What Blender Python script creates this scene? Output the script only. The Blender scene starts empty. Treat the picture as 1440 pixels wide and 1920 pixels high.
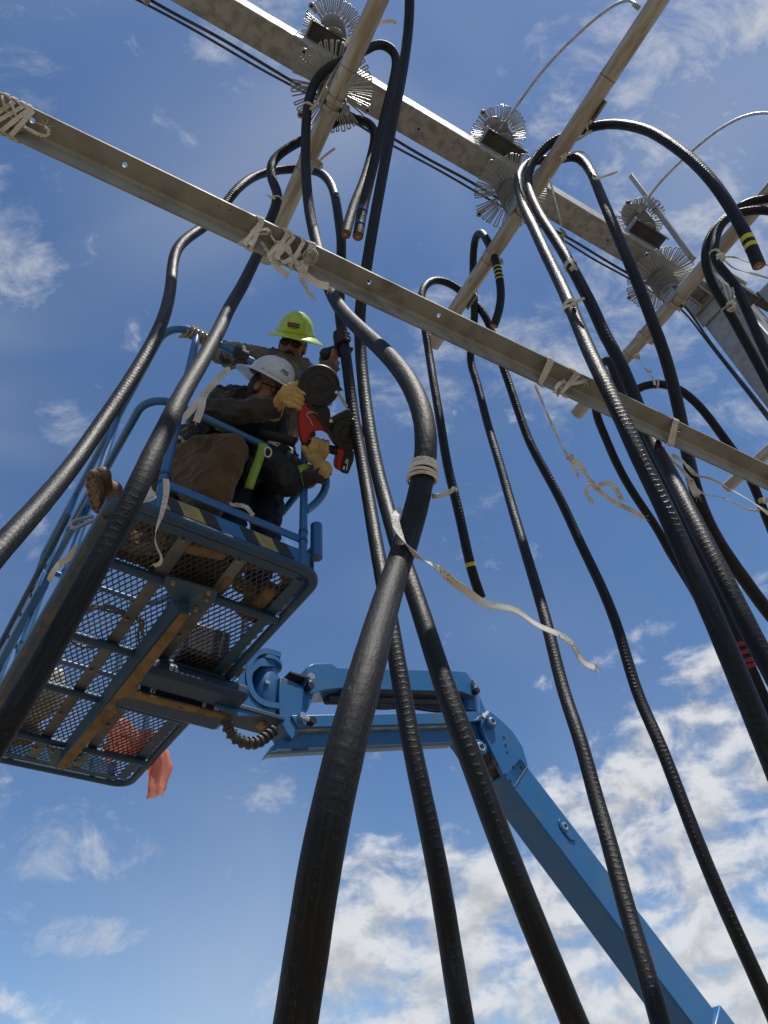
import bpy, math, random
import numpy as np
from mathutils import Vector, Matrix, noise as mnoise

random.seed(7); RNG = np.random.default_rng(7)
SC = bpy.context.scene
COL = SC.collection

# ------------------------------------------------------------------ camera
EYE = np.array([0.0, 0.0, 1.6])
FPX, PITCH, ROLL = 1340.0, math.radians(45.7), math.radians(-5.55)
F = np.array([0, math.cos(PITCH), math.sin(PITCH)])
U0 = np.array([0, -math.sin(PITCH), math.cos(PITCH)]); R0 = np.array([1.0, 0, 0])
R = R0*math.cos(ROLL) + U0*math.sin(ROLL)
U = U0*math.cos(ROLL) - R0*math.sin(ROLL)
cam = bpy.data.cameras.new('camera')
cam.sensor_fit = 'VERTICAL'; cam.sensor_height = 24.0; cam.lens = FPX/1920*24.0
cam.clip_start = 0.05; cam.clip_end = 3000
cam_o = bpy.data.objects.new('camera', cam); COL.objects.link(cam_o)
cam_o.matrix_world = Matrix(((R[0], U[0], -F[0], EYE[0]), (R[1], U[1], -F[1], EYE[1]), (R[2], U[2], -F[2], EYE[2]), (0, 0, 0, 1)))
SC.camera = cam_o

# ------------------------------------------------------------------ sky, sun, exposure
SUN_EL, SUN_AZ = math.radians(72), math.radians(128)      # azimuth clockwise from +Y
S = np.array([math.cos(SUN_EL)*math.sin(SUN_AZ), math.cos(SUN_EL)*math.cos(SUN_AZ), math.sin(SUN_EL)])
world = bpy.data.worlds.new('World'); SC.world = world; world.use_nodes = True
def build_world():
    nt = world.node_tree; N = nt.nodes; L = nt.links; N.clear()
    def node(t, **k):
        n = N.new(t)
        for a, b in k.items(): setattr(n, a, b)
        return n
    def val(x, s):
        if hasattr(x, 'is_output'): L.new(x, s)
        else: s.default_value = x
    def math_(op, a, b=0.0, c=None, clamp=False):
        n = node('ShaderNodeMath', operation=op, use_clamp=clamp); val(a, n.inputs[0]); val(b, n.inputs[1])
        if c is not None: val(c, n.inputs[2])
        return n.outputs[0]
    def vmath(op, a, b=(0, 0, 0)):
        n = node('ShaderNodeVectorMath', operation=op); val(a, n.inputs[0]); val(b, n.inputs[1]); return n
    def smooth(x, lo, hi, a=0.0, b=1.0):
        n = node('ShaderNodeMapRange', interpolation_type='SMOOTHSTEP'); val(x, n.inputs[0])
        val(lo, n.inputs[1]); val(hi, n.inputs[2]); val(a, n.inputs[3]); val(b, n.inputs[4]); return n.outputs[0]
    def fbm(vec, scale, detail, rough, dist=0.0):
        n = node('ShaderNodeTexNoise'); n.inputs['Scale'].default_value = scale; n.inputs['Detail'].default_value = detail
        n.inputs['Roughness'].default_value = rough; n.inputs['Distortion'].default_value = dist
        L.new(vec, n.inputs['Vector']); return n.outputs['Fac']
    sky = node('ShaderNodeTexSky', sky_type='NISHITA', sun_disc=False)
    sky.sun_elevation = SUN_EL; sky.sun_rotation = SUN_AZ
    sky.altitude = 1200; sky.air_density = 1.0; sky.dust_density = 0.45; sky.ozone_density = 1.4
    tc = node('ShaderNodeTexCoord'); d = tc.outputs['Generated']
    def direction(x, y): return nrm_(F + R*(x-720)/FPX + U*(960-y)/FPX)
    def blob(x, y, rx, ry=None):                       # a cloud bank round one direction of the sky, radii in degrees
        c = direction(x, y)
        if ry is None:
            dt = vmath('DOT_PRODUCT', d, tuple(c)).outputs['Value']; return smooth(dt, math.cos(math.radians(rx)), 1.0)
        h = np.cross(c, (0, 0, 1.0)); h /= np.linalg.norm(h); v = np.cross(h, c)
        hh = math_('DIVIDE', vmath('DOT_PRODUCT', d, tuple(h)).outputs['Value'], math.sin(math.radians(rx)))
        vv = math_('DIVIDE', vmath('DOT_PRODUCT', d, tuple(v)).outputs['Value'], math.sin(math.radians(ry)))
        r2 = math_('ADD', math_('MULTIPLY', hh, hh), math_('MULTIPLY', vv, vv))
        return math_('MULTIPLY', smooth(r2, 0.0, 1.0, 1.0, 0.0), smooth(vmath('DOT_PRODUCT', d, tuple(c)).outputs['Value'], 0.0, 0.3))
    def total(q):
        t = blob(*q[0])
        for k in q[1:]: t = math_('ADD', t, blob(*k))
        return math_('MINIMUM', t, 1.25)
    # puffy broken cumulus
    m1 = vmath('MULTIPLY', d, (1.0, 1.0, 1.55)).outputs[0]
    base = fbm(m1, 14.5, 7.0, 0.60, 0.3)
    base2 = fbm(vmath('ADD', m1, tuple(S*0.035)).outputs[0], 14.5, 2.5, 0.5, 0.3)
    dens = math_('ADD', base, math_('MULTIPLY', total(CUMULUS), 0.25))
    cum = smooth(dens, 0.62, 0.90)
    lum = smooth(math_('SUBTRACT', base, base2), -0.15, 0.12, 0.72, 1.03)
    # thin high cirrus
    m2 = node('ShaderNodeMapping'); m2.inputs['Rotation'].default_value = (0.3, 0.2, math.radians(-30)); m2.inputs['Scale'].default_value = (1.0, 1.7, 1.2)
    m2.inputs['Location'].default_value = (0.4, 5.2, 0); L.new(d, m2.inputs[0])
    ci = fbm(m2.outputs[0], 10.5, 6.5, 0.68, 0.35)
    cid = math_('ADD', ci, math_('MULTIPLY', total(CIRRUS), 0.215))
    cir = math_('MULTIPLY', smooth(cid, 0.60, 1.10), 0.95)
    veil = math_('MULTIPLY', smooth(math_('ADD', fbm(m2.outputs[0], 1.6, 2.5, 0.55, 0.6), math_('MULTIPLY', blob(330, 80, 18), .22)), 0.42, 0.95), 0.36)
    cir = math_('MAXIMUM', cir, veil)
    bg_sky = node('ShaderNodeBackground'); L.new(sky.outputs[0], bg_sky.inputs[0]); bg_sky.inputs[1].default_value = SKY_STRENGTH
    hs = node('ShaderNodeHueSaturation'); hs.inputs['Saturation'].default_value = SKY_SAT; hs.inputs['Value'].default_value = 1.0; hs.inputs['Hue'].default_value = SKY_HUE
    L.new(sky.outputs[0], hs.inputs['Color']); L.new(hs.outputs[0], bg_sky.inputs[0])
    bg_ci = node('ShaderNodeBackground'); bg_ci.inputs[0].default_value = (0.93, 0.96, 1.0, 1); bg_ci.inputs[1].default_value = CLOUD*0.9
    bg_cu = node('ShaderNodeBackground'); bg_cu.inputs[0].default_value = (0.95, 0.97, 1.0, 1); L.new(math_('MULTIPLY', lum, CLOUD), bg_cu.inputs[1])
    mx1 = node('ShaderNodeMixShader'); L.new(cir, mx1.inputs[0]); L.new(bg_sky.outputs[0], mx1.inputs[1]); L.new(bg_ci.outputs[0], mx1.inputs[2])
    mx2 = node('ShaderNodeMixShader'); L.new(math_('MULTIPLY', cum, 0.93), mx2.inputs[0]); L.new(mx1.outputs[0], mx2.inputs[1]); L.new(bg_cu.outputs[0], mx2.inputs[2])
    out = node('ShaderNodeOutputWorld'); L.new(mx2.outputs[0], out.inputs[0])
SKY_STRENGTH, SKY_SAT, SKY_HUE, CLOUD = 0.135, 1.12, 0.5, 0.76
# cloud banks as directions of the sky (sight lines) with radii in degrees
CUMULUS = [(1240, 1520, 10), (1420, 1600, 11), (1080, 1760, 13), (1380, 1850, 15), (800, 1880, 12), (690, 1700, 7), 
           (1900, 1500, 25), (900, 2300, 40, 12), (-600, 2100, 30, 10), (2600, 1200, 30), (-1500, 900, 30), (700, -3500, 35)]
CIRRUS = [(1300, 120, 15), (1390, 330, 11), (1120, 600, 8), (1000, 700, 6), (760, 740, 7), (870, 580, 5), (50, 505, 3), (110, 790, 3), (60, 1010, 2.5), (480, 60, 7),
          (1400, 700, 8), (220, 1612, 11, 2.8), (120, 1745, 8, 2.2), (20, 1500, 6, 3), (480, 1490, 6, 2.2), (560, 1860, 9, 3), (1900, 200, 20), (500, -900, 25), (-500, 300, 22)]
def nrm_(v): return v/np.linalg.norm(v)
build_world()
world.cycles.sampling_method = 'MANUAL'; world.cycles.sample_map_resolution = 512
sun = bpy.data.lights.new('sun', 'SUN'); sun.energy = 4.6; sun.angle = math.radians(0.53); sun.color = (1.0, 0.955, 0.88)
sun_o = bpy.data.objects.new('sun', sun); COL.objects.link(sun_o)
sun_o.rotation_euler = Vector(S.tolist()).to_track_quat('Z', 'Y').to_euler()
SC.view_settings.view_transform = 'Standard'; SC.view_settings.look = 'None'
SC.view_settings.exposure = 0.0; SC.view_settings.gamma = 1.0; SC.view_settings.use_curve_mapping = False
SC.cycles.max_bounces = 6; SC.cycles.diffuse_bounces = 3; SC.cycles.glossy_bounces = 3
SC.cycles.transmission_bounces = 4; SC.cycles.transparent_max_bounces = 8
SC.cycles.sample_clamp_indirect = 6.0

# ------------------------------------------------------------------ geometry helpers
V = lambda *a: np.array(a, float)
def nrm(v): v = np.asarray(v, float); return v/max(np.linalg.norm(v), 1e-9)
def ray(x, y): return F + R*(x-720)/FPX + U*(960-y)/FPX
def P(x, y, Z): return EYE + ray(x, y)*Z                   # a point seen at x, y at Z metres' depth
def on_plane(x, y, p0, n): r = ray(x, y); return EYE + r*(np.dot(np.asarray(p0)-EYE, n)/np.dot(r, n))
YS, YB = math.radians(32.6), math.radians(38.9)
es = V(math.cos(YS), math.sin(YS), 0); ns = V(-math.sin(YS), math.cos(YS), 0)     # the steel frame's two axes
eb = V(math.cos(YB), math.sin(YB), 0); nb = V(-math.sin(YB), math.cos(YB), 0)     # the platform's two axes
UP = V(0, 0, 1)
def G(e, n, h): return EYE + es*e + ns*n + UP*h
BO = EYE + eb*.355 + nb*2.18 + UP*2.2
def B(u, v, w): return BO + eb*u + nb*v + UP*w
def frame_to(n, up=UP):
    n = nrm(n); x = np.cross(up, n)
    if np.linalg.norm(x) < 1e-4: x = np.cross(V(0, 1, 0), n)
    x = nrm(x); return x, np.cross(n, x), n

def spline(pts, step=0.02, smooth=0):
    p = np.asarray(pts, float); n = len(p)
    t = np.concatenate([[0], np.cumsum(np.sqrt(np.linalg.norm(np.diff(p[:, :3], axis=0), axis=1)+1e-9))])
    if n < 3:
        L = np.linalg.norm(p[1]-p[0]); k = max(2, int(L/step)+1); return p[0]+(p[1]-p[0])*np.linspace(0, 1, k)[:, None]
    h = np.diff(t); A = np.zeros((n, n)); b = np.zeros((n, p.shape[1])); A[0, 0] = A[-1, -1] = 1
    for i in range(1, n-1):
        A[i, i-1] = h[i-1]; A[i, i] = 2*(h[i-1]+h[i]); A[i, i+1] = h[i]
        b[i] = 6*((p[i+1]-p[i])/h[i]-(p[i]-p[i-1])/h[i-1])
    M = np.linalg.solve(A, b)
    out = []
    for i in range(n-1):
        k = max(4, int(np.linalg.norm((p[i+1]-p[i])[:3])/step*1.5)+1)
        s = np.linspace(0, h[i], k, endpoint=False)[:, None]; hi = h[i]
        out.append(M[i]*(hi-s)**3/(6*hi)+M[i+1]*s**3/(6*hi)+(p[i]/hi-M[i]*hi/6)*(hi-s)+(p[i+1]/hi-M[i+1]*hi/6)*s)
    q = np.vstack(out+[p[-1:]])
    d = np.concatenate([[0], np.cumsum(np.linalg.norm(np.diff(q[:, :3], axis=0), axis=1))])
    k = max(3, int(d[-1]/step)+1); dd = np.linspace(0, d[-1], k)
    q = np.stack([np.interp(dd, d, q[:, j]) for j in range(q.shape[1])], 1)
    for _ in range(smooth):
        q[1:-1] = .25*q[:-2]+.5*q[1:-1]+.25*q[2:]
    return q

class MB:
    """collects shapes in world coordinates; build() links them as ONE mesh object"""
    def __init__(s): s.v = []; s.f = []; s.uv = []; s.m = []; s.n = 0
    def add(s, verts, faces, uvs=None, mi=0):
        verts = np.asarray(verts, float)
        s.v.append(verts); o = s.n; s.n += len(verts)
        for k, f in enumerate(faces):
            s.f.append([o+i for i in f]); s.uv.append(uvs[k] if uvs is not None else None); s.m.append(mi)
        return s
    def box(s, c, sx, sy, sz, ax=None, mi=0):
        ax = ax if ax is not None else (V(1, 0, 0), V(0, 1, 0), UP); c = np.asarray(c, float)
        v = [c+ax[0]*sx/2*i+ax[1]*sy/2*j+ax[2]*sz/2*k for i in (-1, 1) for j in (-1, 1) for k in (-1, 1)]
        return s.add(v, [(0, 1, 3, 2), (4, 6, 7, 5), (0, 4, 5, 1), (2, 3, 7, 6), (0, 2, 6, 4), (1, 5, 7, 3)], mi=mi)
    def bar(s, a, b, w, t, up=UP, mi=0):
        a = np.asarray(a, float); b = np.asarray(b, float); d = nrm(b-a); x = np.cross(up, d)
        if np.linalg.norm(x) < 1e-3: x = np.cross(V(1, 0, 0), d)
        x = nrm(x); y = np.cross(d, x)
        return s.box((a+b)/2, w, t, np.linalg.norm(b-a), (x, y, d), mi)
    def sweep(s, path, prof, ref=None, twist=None, scale=None, closed=False, caps=True, mi=0, uvlen=None):
        path = np.asarray(path, float); n = len(path); prof = np.asarray(prof, float); m = len(prof)
        if closed: T = np.roll(path, -1, 0)-np.roll(path, 1, 0)
        else: T = np.gradient(path, axis=0)
        T /= np.maximum(np.linalg.norm(T, axis=1), 1e-9)[:, None]
        r = np.asarray(ref, float) if ref is not None else (UP if abs(T[0][2]) < .9 else V(1, 0, 0))
        x = nrm(r-T[0]*np.dot(r, T[0])); vs = []; X = []
        for i in range(n):
            x = nrm(x-T[i]*np.dot(x, T[i])); X.append(x)
        X = np.array(X); Y = np.cross(T, X)
        if twist is not None:
            tw = np.asarray(twist)[:, None]; X, Y = X*np.cos(tw)+Y*np.sin(tw), Y*np.cos(tw)-X*np.sin(tw)
        sc = np.ones(n) if scale is None else np.asarray(scale, float)
        vs = (path[:, None, :]+(X[:, None, :]*prof[None, :, 0:1]+Y[:, None, :]*prof[None, :, 1:2])*sc[:, None, None]).reshape(-1, 3)
        d = np.concatenate([[0], np.cumsum(np.linalg.norm(np.diff(path, axis=0), axis=1))])
        F_, UV = [], []
        for i in range(n if closed else n-1):
            j = (i+1) % n; di, dj = d[i], (d[j] if j else d[i]+.01)
            for k in range(m):
                l = (k+1) % m
                F_.append((i*m+k, i*m+l, j*m+l, j*m+k)); u0, u1 = k/m, (k+1)/m
                UV.append(((u0, di), (u1, di), (u1, dj), (u0, dj)))
        if caps and not closed:
            F_.append(tuple(range(m))[::-1]); F_.append(tuple((n-1)*m+k for k in range(m)))
            UV += [tuple((.5, 0) for _ in range(m)), tuple((.5, d[-1]) for _ in range(m))]
        return s.add(vs, F_, UV, mi)
    def tube(s, path, r, seg=12, closed=False, caps=True, mi=0, scale=None):
        a = np.linspace(0, 2*math.pi, seg, endpoint=False)
        return s.sweep(path, np.stack([np.cos(a), np.sin(a)], 1)*r, closed=closed, caps=caps, mi=mi, scale=scale)
    def cyl(s, a, b, r, r2=None, seg=20, mi=0):
        a = np.asarray(a, float); b = np.asarray(b, float)
        sc = [1.0, (r2/r) if r2 is not None else 1.0]
        return s.tube(np.array([a, b]), r, seg, scale=sc, mi=mi)
    def lathe(s, base, axis, prof, seg=28, mi=0):
        x, y, z = frame_to(axis, V(0, 1, 0) if abs(nrm(axis)[2]) > .9 else UP); base = np.asarray(base, float)
        a = np.linspace(0, 2*math.pi, seg, endpoint=False); vs = []; fs = []
        for r, h in prof:
            for t in a: vs.append(base+z*h+(x*math.cos(t)+y*math.sin(t))*r)
        for i in range(len(prof)-1):
            for k in range(seg):
                l = (k+1) % seg; fs.append((i*seg+k, i*seg+l, (i+1)*seg+l, (i+1)*seg+k))
        fs.append(tuple(range(seg))[::-1]); fs.append(tuple((len(prof)-1)*seg+k for k in range(seg)))
        return s.add(vs, fs, mi=mi)
    def ball(s, c, rx, ry=None, rz=None, ax=None, seg=20, rings=12, mi=0):
        ry = ry or rx; rz = rz or rx; ax = ax if ax is not None else (V(1, 0, 0), V(0, 1, 0), UP); c = np.asarray(c, float)
        vs = [c+ax[2]*rz]; fs = []
        for i in range(1, rings):
            p = math.pi*i/rings
            for k in range(seg):
                t = 2*math.pi*k/seg; vs.append(c+ax[0]*rx*math.sin(p)*math.cos(t)+ax[1]*ry*math.sin(p)*math.sin(t)+ax[2]*rz*math.cos(p))
        vs.append(c-ax[2]*rz); last = len(vs)-1
        for k in range(seg):
            l = (k+1) % seg; fs.append((0, 1+k, 1+l)); fs.append((last, 1+(rings-2)*seg+l, 1+(rings-2)*seg+k))
        for i in range(rings-2):
            for k in range(seg):
                l = (k+1) % seg; a = 1+i*seg; fs.append((a+k, a+seg+k, a+seg+l, a+l))
        return s.add(vs, fs, mi=mi)
    def prism(s, pts, n, th, mi=0):
        """closed outline (3-D points in one plane) thickened by th along n"""
        p = np.asarray(pts, float); n = nrm(n); m = len(p)
        nv = sum((np.cross(p[i]-p[0], p[(i+1) % m]-p[0]) for i in range(m)), np.zeros(3))
        if np.dot(nv, n) < 0: p = p[::-1]
        vs = np.vstack([p-n*th/2, p+n*th/2])
        fs = [tuple(range(m))[::-1], tuple(range(m, 2*m))]+[(i, (i+1) % m, m+(i+1) % m, m+i) for i in range(m)]
        return s.add(vs, fs, mi=mi)
    def limb(s, pts, radii, seg=14, mi=0):
        """chain of round cones, with balls at the joints"""
        pts = [np.asarray(p, float) for p in pts]
        for i in range(len(pts)-1):
            s.tube(np.array([pts[i], pts[i+1]]), 1.0, seg, scale=[radii[i], radii[i+1]], mi=mi)
        for p, r in zip(pts, radii): s.ball(p, r, seg=seg, rings=8, mi=mi)
        return s
    def build(s, name, mat, parent=None, smooth=True, bevel=0.0, angle=40):
        vs = np.vstack(s.v); org = np.array(parent_loc(parent))
        me = bpy.data.meshes.new(name); me.from_pydata((vs-org).tolist(), [], s.f)
        if any(u is not None for u in s.uv):
            lay = me.uv_layers.new(name='UVMap'); flat = []
            for f, u in zip(s.f, s.uv):
                for k in range(len(f)): flat += (u[k] if u is not None else (0, 0))
            lay.data.foreach_set('uv', flat)
        mats = mat if isinstance(mat, (list, tuple)) else [mat]
        for m_ in mats: me.materials.append(m_)
        if len(mats) > 1: me.polygons.foreach_set('material_index', s.m)
        me.validate(); me.update()
        o = bpy.data.objects.new(name, me); COL.objects.link(o)
        if parent is not None: o.parent = parent
        if bevel > 0:
            b = o.modifiers.new('bevel', 'BEVEL'); b.width = bevel; b.segments = 2; b.limit_method = 'ANGLE'; b.angle_limit = math.radians(40)
        if smooth: me.shade_smooth() if bevel == 0 and angle >= 180 else shade_auto(me, angle)
        return o
def shade_auto(me, angle):
    me.shade_smooth(); me.set_sharp_from_angle(angle=math.radians(angle))
WLOC = {}
def parent_loc(p):
    loc = np.zeros(3)
    while p is not None: loc = loc+np.array(p.location); p = p.parent
    return loc
def tag(o, label=None, cat=None, group=None, kind=None):
    for k, v in (('label', label), ('category', cat), ('group', group), ('kind', kind)):
        if v: o[k] = v
    return o
def thing(name, loc, label, cat, group=None):
    o = bpy.data.objects.new(name, None); o.empty_display_size = .1; COL.objects.link(o); o.location = [float(q) for q in loc]
    return tag(o, label, cat, group)
def copy_tree(o, loc=None, parent=None):
    c = o.copy(); COL.objects.link(c); c.parent = parent
    if loc is not None: c.location = [float(q) for q in loc]
    for ch in list(o.children): copy_tree(ch, None, c)
    return c

# ------------------------------------------------------------------ materials
def material(name, color, rough=.5, metal=0.0, spec=.5, color2=None, nscale=6.0, nmix=(.4, .65), detail=5.0, dirt=None, dirt_scale=3.0, dirt_amt=(.52, .7),
             bump=0.0, bscale=60.0, rough2=None, coords='Object', stretch=None, coat=0.0, emit=None, alpha=None, trans=0.0, sheen=0.0):
    m = bpy.data.materials.new(name); m.use_nodes = True; nt = m.node_tree; N = nt.nodes; L = nt.links
    b = N['Principled BSDF']; b.inputs['Base Color'].default_value = (*color, 1); b.inputs['Roughness'].default_value = rough
    b.inputs['Metallic'].default_value = metal; b.inputs['Specular IOR Level'].default_value = spec
    b.inputs['Coat Weight'].default_value = coat; b.inputs['Coat Roughness'].default_value = .15; b.inputs['Transmission Weight'].default_value = trans
    b.inputs['Sheen Weight'].default_value = sheen
    tc = N.new('ShaderNodeTexCoord'); src = tc.outputs[coords]
    if stretch:
        mp = N.new('ShaderNodeMapping'); mp.inputs['Scale'].default_value = stretch; L.new(src, mp.inputs[0]); src = mp.outputs[0]
    def tex(scale, det=5.0, ro=.55):
        n = N.new('ShaderNodeTexNoise'); n.inputs['Scale'].default_value = scale; n.inputs['Detail'].default_value = det; n.inputs['Roughness'].default_value = ro
        L.new(src, n.inputs['Vector']); return n.outputs['Fac']
    def ramp(x, lo, hi):
        r = N.new('ShaderNodeMapRange'); r.interpolation_type = 'SMOOTHSTEP'; L.new(x, r.inputs[0]); r.inputs[1].default_value = lo; r.inputs[2].default_value = hi; return r.outputs[0]
    def mix(f, a, c):
        x = N.new('ShaderNodeMix'); x.data_type = 'RGBA'; L.new(f, x.inputs[0])
        for s_, q in ((x.inputs[6], a), (x.inputs[7], c)):
            if isinstance(q, tuple): s_.default_value = (*q, 1)
            else: L.new(q, s_)
        return x.outputs[2]
    colr = color
    if color2 is not None:
        f = ramp(tex(nscale, detail), *nmix); colr = mix(f, color, color2)
        if rough2 is not None:
            r = N.new('ShaderNodeMapRange'); L.new(f, r.inputs[0]); r.inputs[3].default_value = rough; r.inputs[4].default_value = rough2; L.new(r.outputs[0], b.inputs['Roughness'])
    if dirt is not None:
        f = ramp(tex(dirt_scale, 8.0, .65), *dirt_amt); colr = mix(f, colr, dirt)
    if not isinstance(colr, tuple): L.new(colr, b.inputs['Base Color'])
    if bump > 0:
        bn = N.new('ShaderNodeBump'); bn.inputs['Strength'].default_value = bump; bn.inputs['Distance'].default_value = .004
        L.new(tex(bscale, 4.0), bn.inputs['Height']); L.new(bn.outputs[0], b.inputs['Normal'])
    if alpha is not None: b.inputs['Alpha'].default_value = alpha
    return m
def cable_material(name, dust, rib, streak, rough, seed):
    m = bpy.data.materials.new(name); m.use_nodes = True; nt = m.node_tree; N = nt.nodes; L = nt.links; b = N['Principled BSDF']
    uv = N.new('ShaderNodeUVMap'); sep = N.new('ShaderNodeSeparateXYZ'); L.new(uv.outputs[0], sep.inputs[0])
    def mth(op, a, c):
        n = N.new('ShaderNodeMath'); n.operation = op
        for s_, q in zip(n.inputs, (a, c)):
            if isinstance(q, (int, float)): s_.default_value = q
            else: L.new(q, s_)
        return n.outputs[0]
    ang = mth('MULTIPLY', sep.outputs[0], 2*math.pi)
    cx, cy = mth('COSINE', ang, 0), mth('SINE', ang, 0)
    def noise(su, sv, scale, det, ro=.6):
        c = N.new('ShaderNodeCombineXYZ'); L.new(mth('MULTIPLY', cx, su), c.inputs[0]); L.new(mth('MULTIPLY', cy, su), c.inputs[1]); L.new(mth('MULTIPLY', sep.outputs[1], sv), c.inputs[2])
        n = N.new('ShaderNodeTexNoise'); n.noise_dimensions = '4D'; n.inputs['W'].default_value = seed; n.inputs['Scale'].default_value = scale; n.inputs['Detail'].default_value = det; n.inputs['Roughness'].default_value = ro
        L.new(c.outputs[0], n.inputs['Vector']); return n.outputs['Fac']
    def ramp(x, lo, hi, a=0.0, c=1.0):
        r = N.new('ShaderNodeMapRange'); r.interpolation_type = 'SMOOTHSTEP'; L.new(x, r.inputs[0]); r.inputs[1].default_value = lo; r.inputs[2].default_value = hi; r.inputs[3].default_value = a; r.inputs[4].default_value = c; return r.outputs[0]
    # scuffs: long streaks plus blotches, and thin marks round the jacket
    st = ramp(noise(1.6, .9*(1-streak)+.30, 5.0, 9.0, .72), .47, .72); bl = ramp(noise(1.0, 3.0, 2.2, 6.0, .7), .48, .72)
    fine = ramp(noise(2.5, 60.0, 2.0, 3.0), .50, .75)
    st = mth('MULTIPLY', st, ramp(noise(.9, 1.6, 3.0, 6.0, .65), .45, .62))
    scr = mth('MULTIPLY', mth('MULTIPLY', ramp(noise(2.2, 16.0, 3.0, 7.0, .8), .57, .64), bl), dust*.55)
    f = mth('MULTIPLY', mth('ADD', mth('MULTIPLY', st, .75), mth('MULTIPLY', mth('MULTIPLY', bl, fine), .8)), dust)
    mx = N.new('ShaderNodeMix'); mx.data_type = 'RGBA'; L.new(f, mx.inputs[0]); mx.inputs[6].default_value = (.007, .007, .0073, 1); mx.inputs[7].default_value = (.105, .092, .076, 1)
    mz = N.new('ShaderNodeMix'); mz.data_type = 'RGBA'; L.new(scr, mz.inputs[0]); L.new(mx.outputs[2], mz.inputs[6]); mz.inputs[7].default_value = (.30, .28, .25, 1)
    L.new(mz.outputs[2], b.inputs['Base Color'])
    L.new(ramp(f, 0, .6, rough, min(.9, rough+.35)), b.inputs['Roughness']); b.inputs['Specular IOR Level'].default_value = .24
    # faint ribs pressed into the jacket by the tape below it
    w = mth('SINE', mth('MULTIPLY', mth('ADD', sep.outputs[1], mth('MULTIPLY', noise(.6, 5.0, 2.0, 3.0), .03)), 2*math.pi/.024), 0)
    w = mth('MULTIPLY', ramp(w, .1, 1.0), ramp(noise(.9, 2.0, 1.5, 4.0), .40, .62, .0, 1.0))
    hh = mth('ADD', mth('MULTIPLY', w, rib), mth('MULTIPLY', noise(1.2, 14.0, 3.0, 6.0), .8))
    bn = N.new('ShaderNodeBump'); bn.inputs['Strength'].default_value = .7; bn.inputs['Distance'].default_value = .004; L.new(hh, bn.inputs['Height']); L.new(bn.outputs[0], b.inputs['Normal'])
    return m
def tape_material():
    m = bpy.data.materials.new('woven_pull_tape'); m.use_nodes = True; nt = m.node_tree; N = nt.nodes; L = nt.links; b = N['Principled BSDF']
    uv = N.new('ShaderNodeUVMap'); mp = N.new('ShaderNodeMapping'); mp.inputs['Scale'].default_value = (14, 150, 1); L.new(uv.outputs[0], mp.inputs[0])
    n = N.new('ShaderNodeTexNoise'); n.inputs['Scale'].default_value = 1.0; n.inputs['Detail'].default_value = 1.0; L.new(mp.outputs[0], n.inputs[0])
    # printed marks come in short runs along the tape
    mp2 = N.new('ShaderNodeMapping'); mp2.inputs['Scale'].default_value = (.5, 9, 1); L.new(uv.outputs[0], mp2.inputs[0])
    n2 = N.new('ShaderNodeTexNoise'); n2.inputs['Scale'].default_value = 1.0; n2.inputs['Detail'].default_value = 0.0; L.new(mp2.outputs[0], n2.inputs[0])
    def ramp(x, lo, hi):
        r = N.new('ShaderNodeMapRange'); L.new(x, r.inputs[0]); r.inputs[1].default_value = lo; r.inputs[2].default_value = hi; return r.outputs[0]
    mu = N.new('ShaderNodeMath'); mu.operation = 'MULTIPLY'; L.new(ramp(n.outputs['Fac'], .55, .6), mu.inputs[0]); L.new(ramp(n2.outputs['Fac'], .52, .55), mu.inputs[1])
    tc = N.new('ShaderNodeTexCoord'); n3 = N.new('ShaderNodeTexNoise'); n3.inputs['Scale'].default_value = 9; n3.inputs['Detail'].default_value = 4; L.new(tc.outputs['Object'], n3.inputs[0])
    mx0 = N.new('ShaderNodeMix'); mx0.data_type = 'RGBA'; L.new(ramp(n3.outputs['Fac'], .4, .7), mx0.inputs[0]); mx0.inputs[6].default_value = (.80, .76, .67, 1); mx0.inputs[7].default_value = (.60, .50, .37, 1)
    mx = N.new('ShaderNodeMix'); mx.data_type = 'RGBA'; L.new(mu.outputs[0], mx.inputs[0]); L.new(mx0.outputs[2], mx.inputs[6]); mx.inputs[7].default_value = (.24, .21, .17, 1)
    L.new(mx.outputs[2], b.inputs['Base Color']); b.inputs['Roughness'].default_value = .85; b.inputs['Specular IOR Level'].default_value = .2
    w = N.new('ShaderNodeTexWave'); w.bands_direction = 'DIAGONAL'; w.inputs['Scale'].default_value = 1.0; mp3 = N.new('ShaderNodeMapping'); mp3.inputs['Scale'].default_value = (4, 260, 1); L.new(uv.outputs[0], mp3.inputs[0]); L.new(mp3.outputs[0], w.inputs[0])
    bn = N.new('ShaderNodeBump'); bn.inputs['Strength'].default_value = .5; bn.inputs['Distance'].default_value = .001; L.new(w.outputs['Fac'], bn.inputs['Height']); L.new(bn.outputs[0], b.inputs['Normal'])
    tr = N.new('ShaderNodeBsdfTranslucent'); L.new(mx.outputs[2], tr.inputs[0]); ms = N.new('ShaderNodeMixShader'); ms.inputs[0].default_value = .12
    L.new(b.outputs[0], ms.inputs[1]); L.new(tr.outputs[0], ms.inputs[2]); L.new(ms.outputs[0], N['Material Output'].inputs[0])
    return m
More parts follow.
